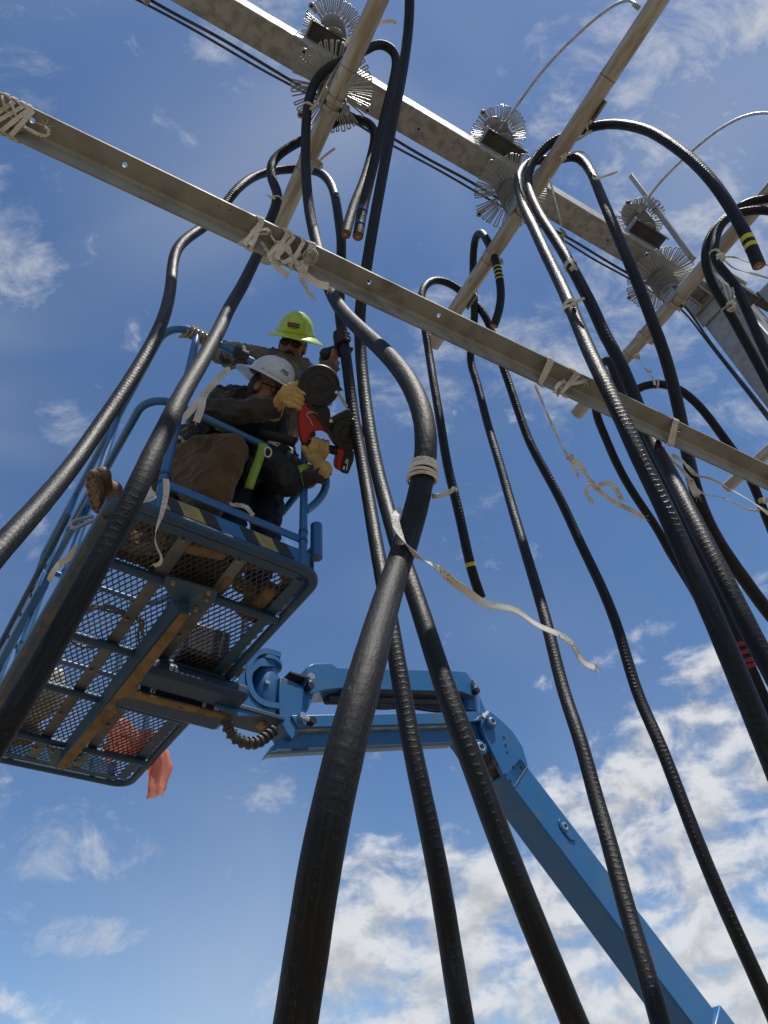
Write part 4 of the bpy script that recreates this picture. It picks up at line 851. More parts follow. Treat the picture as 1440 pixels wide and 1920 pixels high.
m = MB(); q = on_w(487, 1042, .04); m.ball(q+UP*.012, .022, .018, .014); tag(m.build('glove_scrap', material('orange_scrap', (.45, .10, .04), .7), angle=180), 'small orange scrap caught on the near edge of the grating', 'scrap')
# rope wrapped round the top rail corner
pts = []
for k in range(70):
    a = 2*math.pi*k/10; s = k/70; c = B(.105+.17*s, .012 if s > .25 else .012+.03*(.25-s)/.25, TOPW); pts.append(c+(UP*math.cos(a)+nb*math.sin(a))*.033+eb*.01*math.sin(k*1.3))
pts += [B(.26, -.03, 1.40), B(.27, -.035, 1.31), B(.268, -.03, 1.25)]
m = MB(); m.tube(spline(pts, .012), .0085, 8); tag(m.build('tied_rope', M['rope']), 'tan rope wound round the corner of the platform top rail', 'rope')
# ================================================================== the two workers
PM = dict(
    skin=material('tanned_skin', (.30, .15, .09), .5, color2=(.24, .11, .065), nscale=30, bump=.1, bscale=200, spec=.4),
    hair=material('black_hair', (.012, .010, .009), .6, bump=.5, bscale=220),
    shirt_grey=material('grey_brown_work_shirt', (.155, .135, .115), .9, color2=(.115, .10, .088), nscale=7, bump=.35, bscale=60, spec=.15, sheen=.2),
    shirt_dark=material('dark_olive_work_shirt', (.050, .045, .038), .9, color2=(.035, .032, .028), nscale=7, bump=.35, bscale=60, spec=.15, sheen=.15),
    pants=material('brown_duck_trousers', (.105, .058, .022), .9, color2=(.075, .042, .017), nscale=5, bump=.35, bscale=70, spec=.12, sheen=.15),
    jeans=material('dark_blue_jeans', (.02, .028, .05), .9, bump=.3, bscale=90, spec=.15),
    harness=material('black_webbing', (.012, .012, .013), .75, bump=.4, bscale=200),
    lime=material('lime_webbing', (.21, .32, .035), .7, bump=.3, bscale=200),
    boot=material('tan_boot_leather', (.17, .10, .05), .7, color2=(.10, .06, .03), nscale=12, bump=.3, bscale=50),
    sole=material('brown_boot_sole', (.20, .125, .065), .8, color2=(.13, .08, .045), nscale=20),
    glove_tan=material('tan_leather_glove', (.50, .34, .12), .7, color2=(.40, .26, .09), nscale=9, dirt=(.22, .15, .07), dirt_scale=18, dirt_amt=(.6, .8), bump=.4, bscale=70, spec=.25),
    glove_black=material('black_glove', (.013, .013, .013), .65, bump=.4, bscale=90),
    hat_lime=material('lime_hard_hat', (.42, .56, .02), .32, coat=.3, color2=(.38, .51, .025), nscale=12),
    hat_white=material('white_hard_hat', (.55, .55, .55), .34, coat=.25, color2=(.47, .47, .46), nscale=10),
    lens=material('mirror_lens', (.03, .03, .032), .08, .6), frame=material('black_frame', (.01, .01, .01), .35),
    shade=material('smoke_lens', (.10, .035, .03), .12, .2))
def bake(o, voxel, smooth_it, disp=0.0, dsc=14.0, stretch=(1, 1, 1), seed=0.0):
    """voxel-join overlapping shapes into one continuous skin, soften it, then pull in cloth folds"""
    r = o.modifiers.new('remesh', 'REMESH'); r.mode = 'VOXEL'; r.voxel_size = voxel; r.use_smooth_shade = True
    if smooth_it:
        s = o.modifiers.new('smooth', 'SMOOTH'); s.iterations = smooth_it; s.factor = .5
    dg = bpy.context.evaluated_depsgraph_get(); ev = o.evaluated_get(dg); me = bpy.data.meshes.new_from_object(ev); old = o.data
    mats = list(old.materials); o.modifiers.clear(); o.data = me; me.name = o.name; bpy.data.meshes.remove(old)
    me.materials.clear()
    for q in mats: me.materials.append(q)
    n = len(me.vertices); co = np.empty(n*3); me.vertices.foreach_get('co', co); co = co.reshape(-1, 3)
    if disp > 0:
        no = np.empty(n*3); me.vertices.foreach_get('normal', no); no = no.reshape(-1, 3)
        nz = lambda x, y, z: mnoise.noise(Vector((x+seed, y, z)))
        d = np.array([.55*nz(c[0]*dsc*.5, c[1]*dsc*.5, c[2]*dsc*.5)+(1-abs(nz(c[0]*dsc+3, c[1]*dsc, c[2]*dsc*1.5)))**5+.7*(1-abs(nz(c[0]*dsc*1.9, c[1]*dsc*1.9+7, c[2]*dsc*1.2)))**6-.6 for c in co])
        co = co+no*(d*disp)[:, None]; me.vertices.foreach_set('co', co.ravel())
    me.shade_smooth(); me.update(); return o
def piece(name, m, mat, parent, voxel=None, smooth_it=6, disp=0.0, **k):
    o = m.build(name, PM[mat] if mat in PM else M[mat], parent, angle=180)
    if voxel: bake(o, voxel, smooth_it, disp, **k)
    return o
def ortho(fwd, up):
    f_ = nrm(fwd); u_ = nrm(np.asarray(up)-f_*np.dot(up, f_)); return f_, u_, np.cross(f_, u_)      # forward, up, right-hand side
def make_head(t, c, fwd, up, glasses, moustache, hat_mat, hair=True):
    """c = centre of the head; builds head, face, hair, eyewear and a full-brim hard hat"""
    f_, u_, s_ = ortho(fwd, up); at = lambda a, b, d: c+f_*a+u_*b+s_*d
    m = MB(); ax = (s_, f_, u_)
    m.ball(at(-.008, .025, 0), .076, .096, .105, ax); m.ball(at(.02, -.045, 0), .061, .070, .068, ax); m.ball(at(.052, -.092, 0), .030, .028, .022, ax)   # skull, jaw, chin
    m.ball(at(.088, -.008, 0), .013, .018, .034, ax); m.ball(at(.104, -.026, 0), .016, .016, .013, ax)                     # nose
    for d in (-1, 1):
        m.ball(at(.07, .028, d*.032), .026, .016, .012, ax); m.ball(at(.058, -.03, d*.042), .024, .025, .03, ax)             # brow, cheek
        m.ball(at(-.005, -.012, d*.078), .010, .022, .034, ax); m.ball(at(.100, -.030, d*.014), .008, .008, .007, ax)         # ear, nostril
    m.ball(at(.088, -.062, 0), .026, .010, .008, ax); m.ball(at(.086, -.072, 0), .022, .009, .008, ax)                       # lips
    m.limb([at(-.01, -.06, 0), at(-.04, -.16, 0)], [.056, .064])
    o = piece('head', m, 'skin', t, .0055, 3)
    for d in (-1, 1):
        m = MB(); m.ball(at(.078, .008, d*.032), .012); piece('eye', m, 'white', o)
    if hair:
        m = MB(); m.ball(at(-.028, .01, 0), .081, .085, .098, ax); m.ball(at(-.055, -.06, 0), .062, .045, .06, ax); piece('hair', m, 'hair', t, .008, 3, .006, dsc=60)
    if moustache:
        m = MB()
        for d in (-1, 1): m.limb([at(.104, -.048, d*.004), at(.097, -.052, d*.022), at(.082, -.064, d*.034)], [.009, .009, .005], 10)
        piece('moustache', m, 'hair', t, .004, 2)
        m = MB(); m.limb([at(.074, -.098, -.012), at(.076, -.102, 0), at(.074, -.098, .012)], [.010, .012, .010], 10); piece('chin_beard', m, 'hair', t, .004, 2)
    # eyewear: two wrapped lenses, bridge and temple arms
    g = None
    for d in (-1, 1):
        pts = []
        for k in range(20):
            a = 2*math.pi*k/20; x = .034+.029*math.cos(a); y = .006+.019*math.sin(a)*(1.0 if math.sin(a) > 0 else .95)
            pts.append((x, y))
        vs = [at(.104-.42*x*x*10*.62, y, d*x) for x, y in pts]; vs2 = [v_-f_*.003 for v_ in vs]; n = len(vs); ce = at(.108-.42*.034*.034*10*.62, .006, d*.034)
        fs = [(k, (k+1) % n, 2*n) for k in range(n)]+[(n+k, (n+(k+1) % n), k) for k in range(n)]+[((k+1) % n, k, n+(k+1) % n) for k in range(n)]+[((n+(k+1) % n), n+k, 2*n+1) for k in range(n)]
        m = MB(); m.add(vs+vs2+[ce, ce-f_*.003], fs); lo = piece('lens', m, glasses, t)
        m = MB(); m.tube(np.array(vs+[vs[0]]), .0028, 6, caps=False); m.limb([vs[0], at(.05, .012, d*.074), at(-.02, .010, d*.081)], [.004, .004, .003], 8); piece('glasses_frame', m, 'frame', lo)
    m = MB(); m.limb([at(.104, .010, -.008), at(.107, .012, 0), at(.104, .010, .008)], [.004, .004, .004], 8); piece('glasses_bridge', m, 'frame', t)
    # hard hat
    hc = at(-.014, .068, 0); hu = nrm(u_*.985+f_*.10); hf, hu, hs = ortho(f_-hu*np.dot(f_, hu), hu); hx = (hs, hf, hu)
    hat = lambda a, b, d: hc+hf*a+hu*b+hs*d
    vs, fs = [], []; SEG, RG = 44, 14; a_, b_, c_ = .112, .138, .135
    for i in range(RG+1):
        p = .5*math.pi*i/RG
        for k in range(SEG):
            th = 2*math.pi*k/SEG; rr = math.cos(p)**.78
            x, y, z = a_*rr*math.cos(th), b_*rr*math.sin(th), c_*math.sin(p)**.96
            ridge = sum(.008*math.exp(-((x-q)/.010)**2) for q in (-.026, 0, .026))*max(0, math.sin(p))**.6
            vs.append(hat(y, z+ridge, x))
    for i in range(RG):
        for k in range(SEG):
            l = (k+1) % SEG; fs.append((i*SEG+k, i*SEG+l, (i+1)*SEG+l, (i+1)*SEG+k))
    m = MB(); m.add(vs, fs); hat_o = piece('hard_hat', m, hat_mat, t)
    sd = hat_o.modifiers.new('thick', 'SOLIDIFY'); sd.thickness = .004; sd.offset = -1
    m = MB(); vs, fs = [], []                                       # brim all round, dipping outwards
    for j, (gx, dz) in enumerate(((0, .004), (.018, .0), (.04, -.010), (.058, -.018), (.060, -.022), (.056, -.021), (.038, -.014), (.016, -.005), (-.002, -.002))):
        for k in range(SEG):
            th = 2*math.pi*k/SEG; front = max(0, math.sin(th)); wv = 1+.35*front+.30*max(0, -math.sin(th))
            vs.append(hat((b_+gx*wv)*math.sin(th), dz*(1+.5*abs(math.cos(th))), (a_+gx*1.15)*math.cos(th)))
    for j in range(8):
        for k in range(SEG): l = (k+1) % SEG; fs.append((j*SEG+k, (j+1)*SEG+k, (j+1)*SEG+l, j*SEG+l))
    m.add(vs, fs); piece('hat_brim', m, hat_mat, hat_o)
    for d in (-1, 1):
        m = MB(); m.box(hat(.0, .010, d*(a_+.003)), .012, .03, .024, (hs, hf, hu)); m.build('hat_slot', PM[hat_mat], hat_o, bevel=.003)
    return hat_o, hat, (hf, hu, hs)
def grip_hand(t, axis_p, axis_d, r, side, wrist, mat, thumb_dir=1, name='glove', cuff=.045, cuff_len=.06, finger_r=.0108, sweep=3.5, hs=1.0):
    """a hand closed round a bar: fingers wrap round axis_d, palm lies on the side direction"""
    a = nrm(axis_d); n_ = nrm(np.asarray(side)-a*np.dot(side, a)); b = np.cross(a, n_); wrist = np.asarray(wrist, float)
    w_dir = wrist-axis_p; sgn = 1.0 if np.dot(w_dir, b) < 0 else -1.0          # fingers leave on the side away from the wrist
    m = MB(); rr = r+finger_r*.92; ring = lambda off, ang, rad: axis_p+a*off+(n_*math.cos(ang)+b*sgn*math.sin(ang))*rad
    for k, off in enumerate((-.036, -.012, .012, .036)):
        off *= hs; ln = sweep*(1, 1.06, 1.0, .86)[k]; pts = [ring(off*.9, -.15+ln*q, rr+(.004 if q == 0 else 0)) for q in (0, .14, .30, .46, .62, .8, 1.0)]
        m.limb(pts, [finger_r*1.12, finger_r*1.15, finger_r*1.05, finger_r*1.12, finger_r, finger_r*1.02, finger_r*.85], 10)
    for off in (-.034, -.012, .012, .034):                                     # palm and back of the hand
        m.limb([ring(off*hs, -.15, rr+.004), axis_p+a*off*.75*hs+n_*(rr+.006)-b*sgn*.055], [.017, .019], 10)
    pc = axis_p+n_*(rr+.006)-b*sgn*.06
    m.limb([pc, wrist], [.036, .034]); m.limb([pc-a*.018*hs, pc+a*.018*hs], [.030, .030])
    th0 = pc+a*thumb_dir*.034*hs+b*sgn*.008; m.limb([th0, ring(thumb_dir*.062*hs, -.75, rr+.002), ring(thumb_dir*.058*hs, -1.5, rr), ring(thumb_dir*.050*hs, -2.2, rr)], [.020, .017, .0145, .0125], 10)
    wd = nrm(wrist-pc); m.limb([wrist-wd*.01, wrist+wd*cuff_len], [.035, cuff])
    return piece(name, m, mat, t, .0032, 2, .0025, dsc=40)
BLACK_TAPE = M['haz_k']

# ---- the standing worker with the lime hat
w2 = thing('person', B(.75, .38, .04), 'worker in a lime hard hat and mirrored sunglasses holding the cable overhead', 'person', 'workers on the platform')
H2 = P(549, 648, 4.40); vd = nrm(H2-EYE)
hat2, hp2, hx2 = make_head(w2, H2, -vd*.95-R*.14+U*.10, U*.93+R*.25+vd*.36, 'lens', True, 'hat_lime')
L2h = P(627, 642, 4.08); R2h = P(455, 657, 4.14)
sh2R, sh2L = P(478, 676, 4.42), P(594, 716, 4.40)
el2R, el2L = P(412, 662, 4.38), P(603, 742, 4.16)
ch2 = B(.74, .10, 1.32); pe2 = B(.74, .30, .98); nk2 = H2-U*.14*1+vd*.06
body = MB()
body.limb([nk2, (sh2R+sh2L)/2-UP*.05, ch2, pe2], [.06, .12, .15, .15]); body.limb([sh2R, el2R, R2h-nrm(R2h-el2R)*.09], [.06, .045, .034]); body.limb([sh2L, el2L, L2h-U*.06], [.06, .045, .032])
for s_ in (-1, 1): body.limb([pe2+eb*.09*s_, B(.74+.10*s_, .32, .52), B(.74+.11*s_, .40, .12)], [.08, .06, .045])
piece('body', body, 'skin', w2, .014, 4)
m = MB()
m.limb([(sh2R+sh2L)/2+UP*.0, ch2, pe2+UP*.02], [.135, .185, .175], 18)
m.limb([sh2R, (sh2R+sh2L)/2, sh2L], [.088, .125, .088]); m.limb([sh2R, el2R], [.088, .068]); m.limb([el2R, R2h-nrm(R2h-el2R)*.07], [.068, .052])
fo = nrm(L2h-el2L); m.limb([sh2L, el2L], [.085, .064]); m.limb([el2L, L2h-fo*.135], [.064, .056])
piece('shirt', m, 'shirt_grey', w2, .0075, 4, .017, dsc=10, seed=3)
m = MB(); m.limb([nk2-vd*.02-R*.07-U*.02, nk2-vd*.075-U*.05, nk2-vd*.02+R*.07-U*.03], [.018, .020, .018], 10); m.limb([nk2+vd*.05-R*.06, nk2+vd*.05+R*.06], [.03, .03]); piece('collar', m, 'shirt_grey', w2, .007, 3)
m = MB()
for s_ in (-1, 1): m.limb([pe2+eb*.085*s_, B(.74+.10*s_, .32, .52), B(.74+.11*s_, .40, .14)], [.105, .082, .066])
m.ball(pe2, .15, .13, .12, (eb, nb, UP)); piece('trousers', m, 'jeans', w2, .012, 4, .014, dsc=10)
for s_ in (-1, 1):
    m = MB(); a_ = B(.74+.11*s_, .40, .13); m.limb([a_, a_-UP*.06-nb*.02, a_-UP*.075-nb*.15], [.055, .05, .042]); bo = piece('boot', m, 'boot', w2, .008, 3)
# harness straps over the shoulders
for a_, b_, c_ in ((sh2L-R*.03+U*.065-vd*.05, sh2L-R*.09-U*.02-vd*.12, ch2-nb*.19+eb*.05), (sh2R+R*.05+U*.06-vd*.06, sh2R+R*.10-U*.04-vd*.11, ch2-nb*.19-eb*.05)):
    q = spline([a_+vd*.12, a_, b_, c_], .02); m = MB(); m.sweep(q, [(-.022, -.003), (.022, -.003), (.022, .003), (-.022, .003)], ref=eb); piece('harness_strap', m, 'harness', w2)
path_a, ta = CABLES['A']
def near_cable(key, x, y):
    path = CABLES[key][0]; r_ = path-EYE; z = r_@F; i = int(np.argmin((720+FPX*(r_@R)/z-x)**2+(960-FPX*(r_@U)/z-y)**2)); return path[i], nrm(path[min(i+3, len(path)-1)]-path[i-3])
ca, cd = near_cable('A', 642, 636)
wr2 = ca-R*.075-U*.075+vd*.02
grip_hand(w2, ca, cd if np.dot(cd, U) > 0 else -cd, CD, -R*.8+vd*.6, wr2, 'glove_black', thumb_dir=-1, sweep=3.0, cuff=.036, cuff_len=.03, finger_r=.0125, hs=1.2)
m = MB(); m.limb([wr2, el2L], [.029, .036]); piece('forearm_skin', m, 'skin', w2, .006, 2)
rl = B(.445, 0, TOPW)
grip_hand(w2, rl, eb, .022, UP*.9-nb*.3, rl+UP*.07+nb*.09-eb*.03, 'glove_black', thumb_dir=1, sweep=3.3, cuff=.040, cuff_len=.03)
# hat badge: dark plate with a red block and pale strokes
hf, hu, hs = hx2
def shell_y(x, z, a_=.112, b_=.138, c_=.135):
    rr = math.cos(math.asin(min(.999, (z/c_)**(1/.96))))**.78; return b_*rr*math.sqrt(max(.02, 1-(x/(a_*rr))**2))
def badge(a0, x, z, w_, h_, mat, name, parent, lift_=.0035):
    m = MB(); nx, nz_ = 8, 4; vs = []; fs = []
    for j in range(nz_+1):
        for i in range(nx+1):
            xx, zz = x+w_*(i/nx-.5), z+h_*(j/nz_-.5); ridge = sum(.008*math.exp(-((xx-q)/.010)**2) for q in (-.026, 0, .026))*(zz/.135)**.6; vs.append(hp2(shell_y(xx, zz)+lift_*.35+.3*ridge, zz, xx))
    for j in range(nz_):
        for i in range(nx): a = j*(nx+1)+i; fs.append((a, a+1, a+nx+2, a+nx+1))
    m.add(vs, fs); return m.build(name, mat, parent, smooth=False)
badge(0, -.002, .055, .074, .026, BLACK_TAPE, 'hat_badge', hat2, .008)
badge(0, -.022 if hs@R > 0 else .022, .055, .020, .020, M['red_tape'], 'badge_print', hat2, .0095)
for k in range(5): badge(0, (-.004+.009*k)*(1 if hs@R > 0 else -1), .055, .004, .012-.003*(k % 2), M['haz_y'], 'badge_print', hat2, .0095)
badge(0, -.002, .036, .058, .0025, BLACK_TAPE, 'badge_line', hat2, .007)

# ---- the crouching worker with the white hat
w1 = thing('person', B(.45, .3, .04), 'crouching worker in a white hard hat and tan gloves running the red saw', 'person', 'workers on the platform')
H1 = P(499, 733, 3.98); v1 = nrm(H1-EYE)
hat1, hp1, hx1 = make_head(w1, H1, R*.84-U*.24-v1*.48, U*.92+R*.20+v1*.34, 'shade', False, 'hat_white')
sh1R, sh1L = P(410, 752, 3.98), P(480, 778, 4.15)
el1R = P(392, 775, 3.72); h1R = P(541, 752, 3.74); h1L = P(599, 843, 3.70)
el1L = P(556, 896, 3.78); wr1L = P(604, 884, 3.66); wr1R = P(516, 764, 3.76)
pe1 = B(.33, .48, .48); ch1 = B(.44, .30, .95); nk1 = H1-U*.11-R*.06+v1*.05
kn1 = P(432, 846, 3.62); hip1 = P(346, 868, 3.80); an1 = B(.40, .16, .12)
knL = B(.52, .36, .11); hipL = B(.45, .50, .46); anL = B(.10, .44, .19)
body = MB(); body.limb([nk1, ch1, pe1], [.06, .13, .13]); body.limb([sh1R, el1R, wr1R], [.05, .04, .03]); body.limb([sh1L, el1L, wr1L], [.05, .04, .03]); body.limb([hip1, kn1, an1], [.08, .06, .045]); body.limb([hipL, knL, anL], [.08, .06, .045]); body.limb([pe1, hip1], [.1, .08]); body.limb([ch1, sh1R], [.1, .05]); body.limb([ch1, sh1L], [.1, .05])
piece('body', body, 'skin', w1, .014, 4)
m = MB(); m.limb([(sh1R+sh1L)/2, ch1, pe1+UP*.04], [.13, .17, .165], 18); m.limb([sh1R, (sh1R+sh1L)/2, sh1L], [.085, .12, .08])
m.limb([sh1R, el1R], [.084, .074]); m.limb([el1R, P(455, 770, 3.72), P(512, 766, 3.75)], [.074, .062, .052])
m.limb([sh1L, el1L], [.08, .064]); m.limb([el1L, P(585, 894, 3.70), P(601, 888, 3.67)], [.064, .052, .048])
piece('shirt', m, 'shirt_dark', w1, .0075, 4, .017, dsc=10, seed=9)
m = MB(); m.limb([pe1, hip1, hip1*.5+kn1*.5, kn1], [.15, .115, .122, .092], 18); m.limb([kn1, (kn1+an1)/2, an1], [.092, .098, .07]); m.limb([hip1*.55+kn1*.45, an1*.5+kn1*.5], [.122, .10]); m.limb([hip1, an1*.7+kn1*.3], [.11, .085])
m.limb([pe1, hipL, knL], [.16, .125, .085]); m.limb([knL, anL], [.085, .066]); piece('trousers', m, 'pants', w1, .008, 5, .009, dsc=6.5, seed=4)
# boots: the near foot stands, the far foot's sole faces out past the left rails
m = MB(); m.limb([an1, an1-UP*.05, an1-UP*.06+eb*.13-nb*.03], [.055, .05, .042]); piece('boot', m, 'boot', w1, .008, 3)
sc_ = P(180, 922, 3.34); so_n = nrm(-v1*.75-R*.62-U*.25); sx_, sy_, sz_ = frame_to(so_n, U*.9+R*.35)
m = MB(); m.limb([anL, sc_-so_n*.09-sy_*.03], [.055, .05]); m.limb([sc_-so_n*.045-sy_*.08, sc_-so_n*.045+sy_*.07], [.045, .042]); piece('boot', m, 'boot', w1, .008, 3)
out = []
for k in range(30):
    a = 2*math.pi*k/30; out.append(sc_+sy_*.115*math.sin(a)+sx_*(.048 if math.sin(a) > -.2 else .040)*math.cos(a)*(1-.15*(math.sin(a) < -.2)))
m = MB(); m.prism(out, so_n, .028); so = m.build('boot_sole', PM['sole'], w1, bevel=.004)
for k in range(13):
    a = 2*math.pi*k/13; q = sc_+so_n*.016+sy_*.095*math.sin(a)+sx_*.038*math.cos(a); m = MB(); m.box(q, .018, .020, .012, (nrm(sx_*math.cos(a)+sy_*math.sin(a)), nrm(sy_*math.cos(a)-sx_*math.sin(a)), so_n)); m.build('tread', PM['sole'], so, bevel=.002)
m = MB(); m.lathe(sc_+so_n*.012+sy_*.02, so_n, [(.026, 0), (.026, .006), (.018, .006), (.018, .003)], 18); m.build('tread_ring', PM['sole'], so)
# vest / harness pieces
def strap(pts, w_, mat, t, ref=None, name='harness_strap'):
    q = spline(pts, .02); m = MB(); m.sweep(q, [(-w_/2, -.0025), (w_/2, -.0025), (w_/2, .0025), (-w_/2, .0025)], ref=ref if ref is not None else R); return piece(name, m, mat, t)
strap([P(494, 832, 3.62), P(487, 858, 3.60), P(477, 885, 3.56), P(466, 916, 3.52)], .045, 'lime', w1, ref=R)
strap([P(398, 722, 4.0), P(388, 738, 3.93), P(378, 752, 3.95), P(372, 772, 4.0)], .045, 'lime', w1, ref=R)
strap([P(405, 797, 3.80), P(420, 802, 3.76), P(437, 808, 3.78)], .05, 'lime', w1, ref=U)
strap([P(340, 830, 3.74), P(352, 838, 3.70), P(366, 844, 3.72)], .05, 'lime', w1, ref=U)
c_cuff = P(572, 894, 3.735); d_ = nrm(P(601, 888, 3.67)-el1L); m = MB(); m.tube(np.array([c_cuff-d_*.02, c_cuff+d_*.025]), .066, 20); piece('reflective_band', m, 'lime', w1)
strap([P(470, 800, 3.86), P(500, 815, 3.72), P(530, 822, 3.70), P(555, 830, 3.72)], .05, 'harness', w1, ref=U)
strap([P(520, 765, 4.0), P(528, 790, 3.9), P(524, 812, 3.82), P(508, 818, 3.8)], .045, 'harness', w1, ref=R)
m = MB(); m.limb([P(440, 795, 3.9), P(500, 810, 3.95), P(520, 860, 3.85), P(470, 880, 3.8)], [.09, .11, .10, .09]); m.limb([P(500, 860, 3.8), P(540, 900, 3.7)], [.09, .08]); piece('vest', m, 'harness', w1, .011, 4, .018, dsc=10)
q = P(502, 848, 3.56); x_, y_, z_ = frame_to(-v1, U); m = MB(); m.tube(np.array([q+(x_*math.cos(a)*.018+y_*math.sin(a)*.024) for a in np.linspace(0, 2*math.pi, 17)]), .0045, 8, caps=False); piece('harness_ring', m, 'zinc', w1)

# ---- portable band saw held by the crouching worker
saw = thing('band_saw', P(610, 800, 3.72), 'red portable band saw with black wheel covers held against the cable', 'saw')
S0 = P(600, 790, 3.74); sn = nrm(-nrm(S0-EYE)*.97+R*.14-U*.05)
sp_ = lambda x, y, d=0.0: on_plane(500+x/7.2, 680+y/7.2, S0, sn)+sn*d
red = material('red_tool_plastic', (.40, .012, .010), .42, color2=(.33, .012, .01), nscale=10); blk = material('black_tool_plastic', (.012, .012, .012), .5)
def saw_poly(name, px, d, th, mat, bevel=.004, parent=None):
    m = MB(); m.prism([sp_(x, y, d) for x, y in px], sn, th); return m.build(name, mat, parent or saw, bevel=bevel)
hs_ = saw_poly('housing', [(440, 585), (520, 565), (610, 610), (700, 720), (800, 850), (900, 1000), (960, 1105), (890, 1085), (820, 960), (740, 915), (660, 915), (590, 950), (560, 1010), (545, 1085), (465, 1088), (432, 960), (422, 820), (430, 690)], 0, .075, red, .012)
saw_poly('rail', [(500, 520), (560, 520), (1000, 1130), (960, 1150)], .02, .05, blk, .004)
for x, y, r_, nm in ((700, 310, .108, 'wheel_cover'), (1080, 960, .088, 'wheel_cover')):
    q = sp_(x, y, .01); m = MB(); m.lathe(q-sn*.035, sn, [(r_*.95, 0), (r_, .006), (r_, .055), (r_*.96, .064), (r_*.55, .070), (r_*.50, .066), (r_*.2, .070), (r_*.16, .074)], 40); wc = m.build(nm, blk, saw, angle=35)
    m = MB(); m.tube(np.array([q+sn*.032+(frame_to(sn)[0]*math.cos(a)+frame_to(sn)[1]*math.sin(a))*r_*.86 for a in np.linspace(0, 2*math.pi, 33)]), .003, 6, caps=False); m.build('cover_rim', M['black_metal'], wc)
saw_poly('upper_guide', [(860, 180), (960, 290), (1030, 380), (985, 375), (940, 440), (860, 500), (780, 520)], 0, .05, blk)
saw_poly('lower_guide', [(855, 760), (960, 690), (1020, 660), (1100, 620), (1160, 700), (1140, 820), (900, 900), (850, 820)], 0, .05, blk)
m = MB(); m.bar(sp_(960, 410, .0), sp_(1085, 600, .0), .018, .002, up=sn); m.build('blade', M['zinc'], saw)
saw_poly('frame_bridge', [(545, 505), (790, 540), (850, 640), (862, 760), (930, 900), (1040, 1120), (1000, 1135)], -.005, .04, blk)
for x, y in ((850, 780), (925, 400)):
    m = MB(); q = sp_(x, y, .03); m.cyl(q, q+sn*.018, .010, seg=8); m.build('guide_screw', M['zinc'], saw)
saw_poly('label', [(560, 700), (610, 690), (720, 860), (690, 880)], .0385, .002, M['red_tape'], 0)
m = MB(); m.tube(spline([sp_(605, 845, .042), sp_(555, 740, .042), sp_(525, 690, .042), sp_(600, 662, .042), sp_(668, 690, .042)], .01), .0035, 8); m.build('hook', M['galv_pale'], saw)
saw_poly('badge', [(620, 690), (680, 680), (760, 790), (720, 800)], .039, .003, blk, .001)
m = MB(); m.limb([sp_(520, 1075, -.0), sp_(640, 1110, -.0), sp_(780, 1150, 0), sp_(900, 1180, 0), sp_(960, 1195, 0)], [.022, .021, .022, .024, .026]); hnd = m.build('rear_handle', blk, saw, angle=180)
saw_poly('trigger_guard', [(500, 1060), (560, 940), (650, 920), (660, 990), (580, 1010), (545, 1090)], 0, .045, blk, .006)
bt_ = saw_poly('battery', [(1010, 1170), (1100, 1150), (1170, 1190), (1165, 1310), (1090, 1500), (1000, 1480), (960, 1420)], 0, .07, blk, .010)
saw_poly('battery_socket', [(945, 1140), (1040, 1165), (1000, 1330), (985, 1450), (940, 1440), (908, 1400), (915, 1310), (940, 1220)], .0, .078, red, .010)
for px in ([(1060, 1290), (1080, 1292), (1060, 1350), (1042, 1346)], [(1020, 1385), (1045, 1390), (1033, 1435), (1008, 1428)], [(1085, 1300), (1092, 1302), (1066, 1440), (1056, 1437)]): saw_poly('print', px, .0365, .002, M['white'], 0, bt_)
saw_poly('front_grip', [(470, 520), (590, 570), (580, 605), (465, 570)], .01, .035, material('pink_red_rubber', (.50, .16, .17), .5), .008)
m = MB(); m.limb([sp_(455, 390, .01), sp_(415, 500, .01), sp_(400, 590, 0), sp_(470, 600, 0)], [.018, .019, .018, .02]); m.build('front_handle', blk, saw, angle=180)
# the crouching worker's hands on the saw
fh = sp_(420, 560, .0)
grip_hand(w1, sp_(415, 500, .01), nrm(U*.92+R*.38), .020, sn*.80-R*.55, P(519, 763, 3.75), 'glove_tan', thumb_dir=1, cuff=.050, cuff_len=.05, finger_r=.0116, hs=1.2)
grip_hand(w1, sp_(700, 1125, 0), nrm(sp_(960, 1195)-sp_(520, 1075)), .022, sn*.75-U*.2, P(603, 877, 3.68), 'glove_tan', thumb_dir=-1, cuff=.050, cuff_len=.02, finger_r=.0116, sweep=2.9, hs=1.2)
# lettering on the white hat
cu = bpy.data.curves.new('lettering', 'FONT'); cu.body = 'PES'; cu.size = .034; cu.extrude = .0008; cu.shear = .25; cu.align_x = 'CENTER'
tx = bpy.data.objects.new('lettering', cu); COL.objects.link(tx); dg = bpy.context.evaluated_depsgraph_get(); me = bpy.data.meshes.new_from_object(tx.evaluated_get(dg)); bpy.data.objects.remove(tx)
hf, hu, hs = hx1; side = 1 if np.dot(hs, -v1) > 0 else -1
nv = len(me.vertices); co = np.empty(nv*3); me.vertices.foreach_get('co', co); co = co.reshape(-1, 3)
th0 = math.radians(57); pts = []
for x, y, z in co:                                       # wrapped onto the shell on the camera's side of the forehead
    th = th0+(x/.125); zz = .045+y; rr = math.sqrt(max(.05, 1-(zz/.138)**2))**.8
    pts.append(hp1(.1405*rr*math.sin(th)*1.0+0, zz, side*.1145*rr*math.cos(th))+(hf*math.sin(th)+hs*side*math.cos(th))*(.0025+z))
me.vertices.foreach_set('co', (np.array(pts)-parent_loc(hat1)).ravel()); me.update(); me.materials.append(BLACK_TAPE)
tx = bpy.data.objects.new('lettering', me); COL.objects.link(tx); tx.parent = hat1
